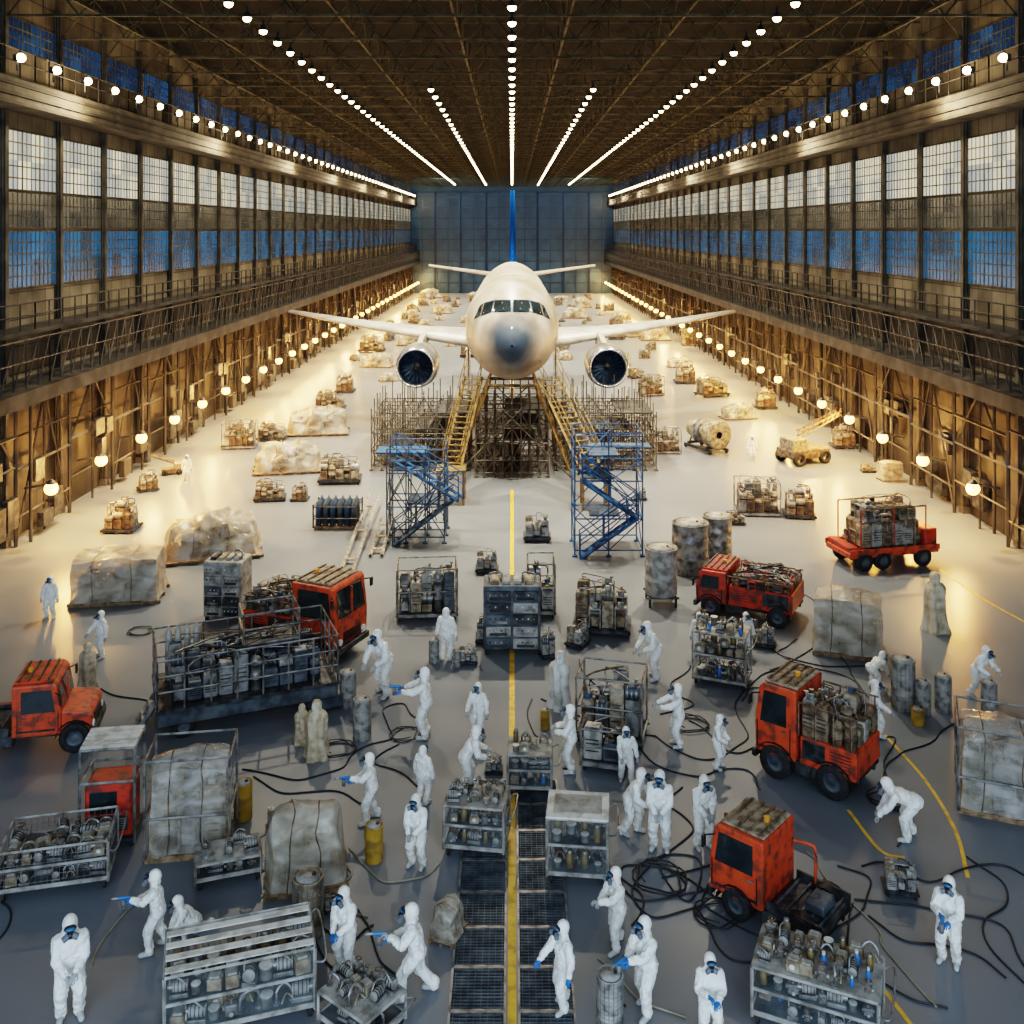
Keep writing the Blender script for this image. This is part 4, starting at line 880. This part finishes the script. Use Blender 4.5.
for px,py,hp,sd,m,lb in((317,756,56,1,'drape','tan sheet draped over a stand, standing on the floor'),(302,742,38,2,'drape','small tan sheet draped over a stand'),(935,630,58,3,'drape','tan sheet draped over a tall stand'),(88,686,43,4,'drape','brown sheet draped over a post'),(560,706,55,6,'white','pale grey sheet draped over a tall stand')):
    K('dr%d'%sd,px,py,sd*40,hp*13/((py-230)*1.66),builder=b_drape(sd,m,lb))
# ---- vehicles
def b_truck(L,W,Hc,cabL,col,r,rear,seed,label,name='utility_truck',rh=.55,hood=0):
    def f():
        R=root(name,label,'truck'); xe=L/2; xf=xe-hood; xc=xf-cabL; zc=r*1.35; g=G()
        for y in(-W*.3,W*.3): g.box((0,y,zc-.08),(L*.98,.1,.16),'steeldk')
        for k in range(5): g.box((-L*.45+k*L*.22,0,zc-.08),(.1,W*.6,.12),'steeldk')
        g.box((xc-.3,-W*.42,zc-.1),(.7,.25,.3),'steeldk',b=.03); g.box((xc-.3,W*.42,zc-.1),(.7,.25,.3),'steeldk',b=.03); mk('chassis',g,R)
        g=G(); g.prism([(xc,zc),(xf-.02,zc),(xf,zc+(Hc-zc)*.42),(xf-.12,Hc-.1),(xf-.22,Hc),(xc,Hc)],-W/2,W/2,col,b=.05); cb=mk('cab',g,R)
        if hood: 
            g=G(); g.prism([(xf-.05,zc),(xe,zc),(xe,zc+(Hc-zc)*.3),(xe-.15,zc+(Hc-zc)*.38),(xf-.05,zc+(Hc-zc)*.44)],-W*.46,W*.46,col,b=.06); mk('bonnet',g,cb)
        g=G(); g.box(((xc+xf-.2)/2,0,Hc+.03),(cabL*.8,W*.85,.06),'rustlt' if seed%2 else col,b=.02); 
        for q in range(4): g.box((xc+.15+q*cabL*.2,0,Hc+.08),(.05,W*.8,.05),'rust' if seed%2 else 'steeldk')
        g.cyl((xc+.3,0,Hc+.05),(xc+.3,0,Hc+.17),.07,'amber'); mk('roof_panel',g,cb)
        g=G(); z0=zc+(Hc-zc)*.46;z1=Hc-.16; g.add([(xf+.012,-W*.42,z0),(xf+.012,W*.42,z0),(xf-.1,W*.38,z1),(xf-.1,-W*.38,z1)],[(0,1,2,3)],'glass'); g.box((xf+.0,0,(z0+z1)/2),(.06,.05,z1-z0),col); mk('windshield',g,cb)
        for s in(-1,1):
            g=G(); y=s*(W/2+.008); g.prism([(xc+.25,z0),(xf-.16,z0),(xf-.26,z1),(xc+.25,z1)],y-.012,y+.012,'glass'); mk('side_window',g,cb)
            g=G(); 
            for x in(xc+.15,xf-.08): g.box((x,y,(zc+z0)/2+.05),(.02,.015,(z0-zc)*.85),'black')
            g.box((xc+.3,y+s*.02,z0-.12),(.14,.03,.03),'steel'); g.box(((xc+xf)/2,y+s*.01,zc+.16),(cabL*.75,.02,.05),'steeldk'); mk('door',g,cb)
            g=G(); g.cyl((xe-.02,s*W*.36,zc+.14),(xe+.04,s*W*.36,zc+.14),.1,'lampglass',n=14); mk('headlight',g,cb)
            g=G(); g.bar((xf-.15,s*W/2,z1-.1),(xf+.02,s*(W/2+.18),z1-.1),.03,'black'); g.box((xf+.02,s*(W/2+.2),z1-.22),(.05,.14,.26),'black',b=.01); mk('mirror',g,cb)
        g=G(); g.box((xe+.03,0,zc-.1),(.14,W*.98,.2),'steeldk',b=.03); mk('bumper',g,R)
        g=G(); 
        for k in range(5): g.box((xe+.01,0,zc+.1+k*.06),(.03,W*.5,.025),'black')
        mk('grille',g,cb)
        for x in((xe-.45) if hood else (xf-cabL*.5),-L/2+r*1.4):
            for s in(-1,1):
                wheel(R,x,s*(W/2-.1),r,.26); 
                g=G(); pts=[(x+(r+.1)*math.cos(math.pi*k/8),s*(W/2-.08),r+(r+.07)*math.sin(math.pi*k/8)) for k in range(9)]
                v=[]; [v.extend([(p[0],p[1]-.17,p[2]),(p[0],p[1]+.17,p[2])]) for p in pts]; g.add(v,[(2*i,2*i+1,2*i+3,2*i+2) for i in range(8)],'black',True); mk('fender',g,R)
        bl=L-hood-cabL-.08; bx=-L/2+bl/2
        g=G(); g.box((bx,0,zc+.1),(bl,W,.12),'steeldk' if rear=='flat' else col,b=.02)
        if rear=='flat':
            for s in(-1,1): g.box((bx,s*W*.48,zc+.22),(bl,.05,.16),'steeldk')
            for q in range(5): g.box((bx-bl*.4+q*bl*.2,0,zc+.18),(.05,W*.9,.04),'slate')
            g.box((bx-bl*.2,0,zc+.3),(bl*.35,W*.4,.22),'slate',b=.03)
            mk('flatbed',g,R); g=G(); g.tube(crom([(xc-.05,-W*.4,Hc*.75),(xc-.45,-W*.45,Hc*.76),(xc-.55,-W*.45,Hc*.7),(xc-.55,-W*.45,zc+.2)],5),.035,col); mk('guard_rail',g,R)
        else:
            g.box((bx,0,zc+.42),(bl,W*.98,.58),col,b=.04)
            for s in(-1,1):
                for k in(0,1):
                    xx=bx-bl*.24+k*bl*.48; g.box((xx,s*W*.49,zc+.42),(bl*.4,.03,.45),'steeldk' if k==seed%2 else col,b=.01)
                    for q in range(5): g.box((xx,s*(W*.49+.02),zc+.26+q*.08),(bl*.36,.012,.02),'steeldk')
            mk('rear_body',g,R); junk(R,seed,bl*.95,W*.95,rh,'rust' if seed%2 else 'red',zc+.71,bx,.3)
            g=G()
            for s in(-1,1):
                g.bar((xc-.04,s*W*.48,zc+.71+rh*.8),(-L/2+.04,s*W*.48,zc+.71+rh*.8),.035,'rust')
                for q in range(4): x=xc-.05-(bl-.1)*q/3; g.bar((x,s*W*.48,zc+.7),(x,s*W*.48,zc+.71+rh*.8),.035,'rust')
            mk('guard_rail',g,R)
        return R
    return f
K('t1',12,745,12,.88,builder=b_truck(4.6,1.7,2.0,1.3,'orange',.42,'flat',4,'orange-red flatbed utility truck with short bonnet and dark windows',hood=.8))
K('t2',305,648,-24,.98,builder=b_truck(3.5,1.8,2.4,1.6,'orange',.42,'box',5,'orange-red service truck with rusty equipment behind the cab'))
K('t3',750,613,152,.95,builder=b_truck(3.4,1.95,1.6,1.1,'red',.36,'box',8,'red low equipment truck carrying hoses and gear',rh=.4))
K('t4',817,776,140,.95,builder=b_truck(2.6,1.6,2.3,1.1,'orange',.42,'box',7,'red fire-style service truck with valves on the rear body',rh=1.0))
K('t5',779,918,138,.84,builder=b_truck(2.7,1.5,2.0,1.35,'orange',.36,'flat',9,'orange tow tractor with rusty roof and black flatbed'))
def b_trail():
    R=root('flatbed_trailer','low orange flatbed carrying a tall rusty machinery load','trailer'); g=G(); g.box((0,0,.66),(4.2,1.8,.24),'orange',b=.04)
    for s in(-1,1): g.box((0,s*.92,.8),(4.2,.05,.22),'orange')
    g.box((1.75,0,1.15),(.6,1.7,.75),'red',b=.05); g.box((-1.85,0,.85),(.4,1.7,.3),'red',b=.04); mk('bed',g,R)
    for x in(-1.4,-.55,1.35):
        for y in(-.82,.82): wheel(R,x,y,.38,.25)
    g=G(); g.box((.0,0,1.35),(2.7,1.3,1.1),'rust',b=.08)
    for q in range(6): g.box((-1.1+q*.44,0,1.35),(.06,1.42,1.15),'rustlt')
    mk('machine_housing',g,R); junk(R,77,2.9,1.55,1.0,'rust',.92,0,.5); junk(R,78,2.4,1.3,.75,'rust',1.9,0,.4)
    g=G()
    for x in(-1.55,0,1.5):
        for y in(-.84,.84): g.bar((x,y,.8),(x,y,2.5),.05,'red')
    for y in(-.84,.84): g.bar((-1.55,y,2.5),(1.5,y,2.5),.05,'rust')
    mk('side_frame',g,R); return R
K('t6',882,562,14,.93,builder=b_trail)
def b_plat():
    R=root('platform_trailer','long dark service platform trailer with railings and tanks','platform trailer'); L,W=4.6,2.3; g=G(); g.box((0,0,.55),(L,W,.35),'slate',b=.04); g.box((0,0,.78),(L*1.02,W*1.02,.08),'steeldk'); g.box((L/2-.3,-W*.3,.25),(.9,.8,.35),'slate',b=.03); mk('deck',g,R)
    for x in(-L*.36,L*.36):
        for y in(-W*.42,W*.42): wheel(R,x,y,.3,.22)
    def rl(p,q,n):
        g=G(); p=V(p);q=V(q)
        for i in range(n+1): c=p.lerp(q,i/n); g.bar(c,c+V((0,0,1.25)),.035,'steel')
        for z in(.45,.85,1.25): g.bar(p+V((0,0,z)),q+V((0,0,z)),.035,'steel')
        mk('railing',g,R)
    rl((-L/2,-W/2,.82),(L/2,-W/2,.82),7); rl((-L/2,W/2,.82),(L/2,W/2,.82),7); rl((-L/2,-W/2,.82),(-L/2,W/2,.82),4); rl((L/2,-W/2,.82),(L/2,W/2,.82),4)
    junk(R,55,L*.85,W*.75,1.2,'dark',.82)
    for k in range(4):
        g=G(); g.lathe([(.001,0),(.09,0),(.09,1.2),(.07,1.32),(.03,1.36),(.03,1.45),(.001,1.45)],'grey',12); mk('gas_cylinder',g,R,loc=(-L*.42+k*.24,W*.3,.82))
    g=G()
    for x in(-L*.02,L*.3):
        for y in(-.5,.5): g.bar((x,y,.8),(x,y,2.7),.04,'steel')
    for z in(1.9,2.3,2.7):
        for y in(-.5,.5): g.bar((-L*.02,y,z),(L*.3,y,z),.035,'steel')
        for x in(-L*.02,L*.3): g.bar((x,-.5,z),(x,.5,z),.035,'steel')
    g.box((L*.14,0,1.85),(L*.32,1,.05),'steeldk'); mk('lift_cage',g,R)
    mk('ladder',stair_g((-L/2-.5,-.3,.05),(-L/2,-.3,.8),.6,'steel','steel',False),R); return R
K('plat',245,708,22,builder=b_plat)
# ---- hoses
HS=[([(238,772),(300,778),(340,768),(368,745),(392,735),(385,712),(405,706),(425,722)],0),([(352,850),(362,868),(392,882),(425,880),(440,868)],1),([(352,905),(378,955),(400,978)],0),([(300,905),(325,958),(360,980),(350,1000)],0),
([(606,868),(628,885),(640,900),(632,925)],0),([(650,862),(680,900),(695,862),(665,858),(638,885),(655,915),(700,905)],0),([(722,878),(700,905),(740,932),(800,946),(850,915),(872,880),(838,868)],0),([(690,722),(735,752),(757,748)],0),
([(868,745),(895,742),(884,782),(915,815),(898,845)],0),([(985,712),(925,742),(888,762),(886,800),(905,815)],0),([(755,640),(790,662),(845,678),(860,700)],0),([(800,588),(828,615),(820,640),(800,660),(775,672)],0),([(858,900),(935,906),(1000,922),(1030,965)],0),
([(852,902),(850,945),(880,985),(955,1015)],0),([(806,852),(868,922),(880,948),(935,1005)],1),([(660,735),(700,760),(745,742),(735,700),(760,690),(840,700)],0),([(600,955),(640,1000),(690,1015)],1),([(90,965),(112,930),(138,902)],1),([(965,855),(1002,895),(985,940),(1030,985)],0),
([(560,690),(575,720),(640,735),(660,740)],0),([(640,705),(600,690),(580,660)],0),([(0,905),(12,930),(0,948)],0),([(100,690),(140,700),(165,715)],0),([(700,905),(735,955),(800,960),(845,990)],0),([(620,960),(600,985),(620,1005)],0),([(690,790),(670,805),(690,830),(676,850),(650,858)],0),([(820,640),(870,700),(830,720)],0),([(535,700),(530,730),(545,745)],0),([(760,700),(790,690),(800,680),(770,672),(740,700)],0),([(380,925),(345,945),(320,925)],0),
([(660,880),(720,860),(700,890),(640,900),(625,870),(680,875),(730,900)],0),([(640,745),(665,770),(700,780),(740,770),(760,790)],0),([(860,870),(900,865),(930,880),(1000,870),(1030,880)],0),([(870,920),(900,940),(960,950),(1000,980)],0),([(250,780),(280,795),(340,790),(360,800)],0),([(330,860),(350,880),(330,900),(370,915)],1),([(545,700),(590,720),(620,710),(650,725)],0),([(690,665),(670,690),(690,705),(660,715)],0),([(800,640),(780,655),(830,668),(880,668)],0),([(400,745),(370,760),(400,770),(420,790)],0)]
for i,(pts,c) in enumerate(HS):
    C=[]
    for k,p in enumerate(crom([(*F(*p),.02) for p in pts],9)):
        q=noise.noise_vector(p*.9+V((i*3.1,0,0)))*.26; C.append(V((p.x+q.x,p.y+q.y,.02)))
    g=G(); g.tube(C,.018,'hosey' if c else 'hose',7); mk('air_hose',g,label=('beige' if c else 'black')+' rubber air hose snaking over the floor',cat='hose',group='hoses on the floor')
def b_coil():
    g=G(); g.tube([((.42+.1*math.sin(t*.9))*math.cos(t*.42),(.42+.1*math.cos(t*.7))*math.sin(t*.42),.02+t*.0012) for t in range(42)],.016,'hose',6); return mk('hose_coil',g,label='loosely coiled black hose lying on the floor',cat='hose')
for px,py,s in((660,880,1.1),(690,725,1),(338,750,.9),(890,800,1),(405,735,.8),(718,915,.9),(140,632,.8),(820,690,.8)): putp('coil',px,py,px,s,builder=b_coil,group='coiled hoses')
# ------------------------------------------------------------ camera
cd=bpy.data.cameras.new('Camera'); co=bpy.data.objects.new('Camera',cd); COL.objects.link(co); co.location=(0,0,H); co.rotation_euler=(rad(90),0,0)
cd.sensor_width=36; cd.lens=36*FP/1024; cd.shift_y=-(512-HY)/1024; cd.clip_end=500; SC.camera=co
try:
    SC.view_settings.view_transform='Filmic'; SC.view_settings.look='High Contrast'
except Exception as e: print('look',e)
SC.view_settings.exposure=0.1
print('objects',len(bpy.data.objects),SC.view_settings.view_transform,SC.view_settings.look)
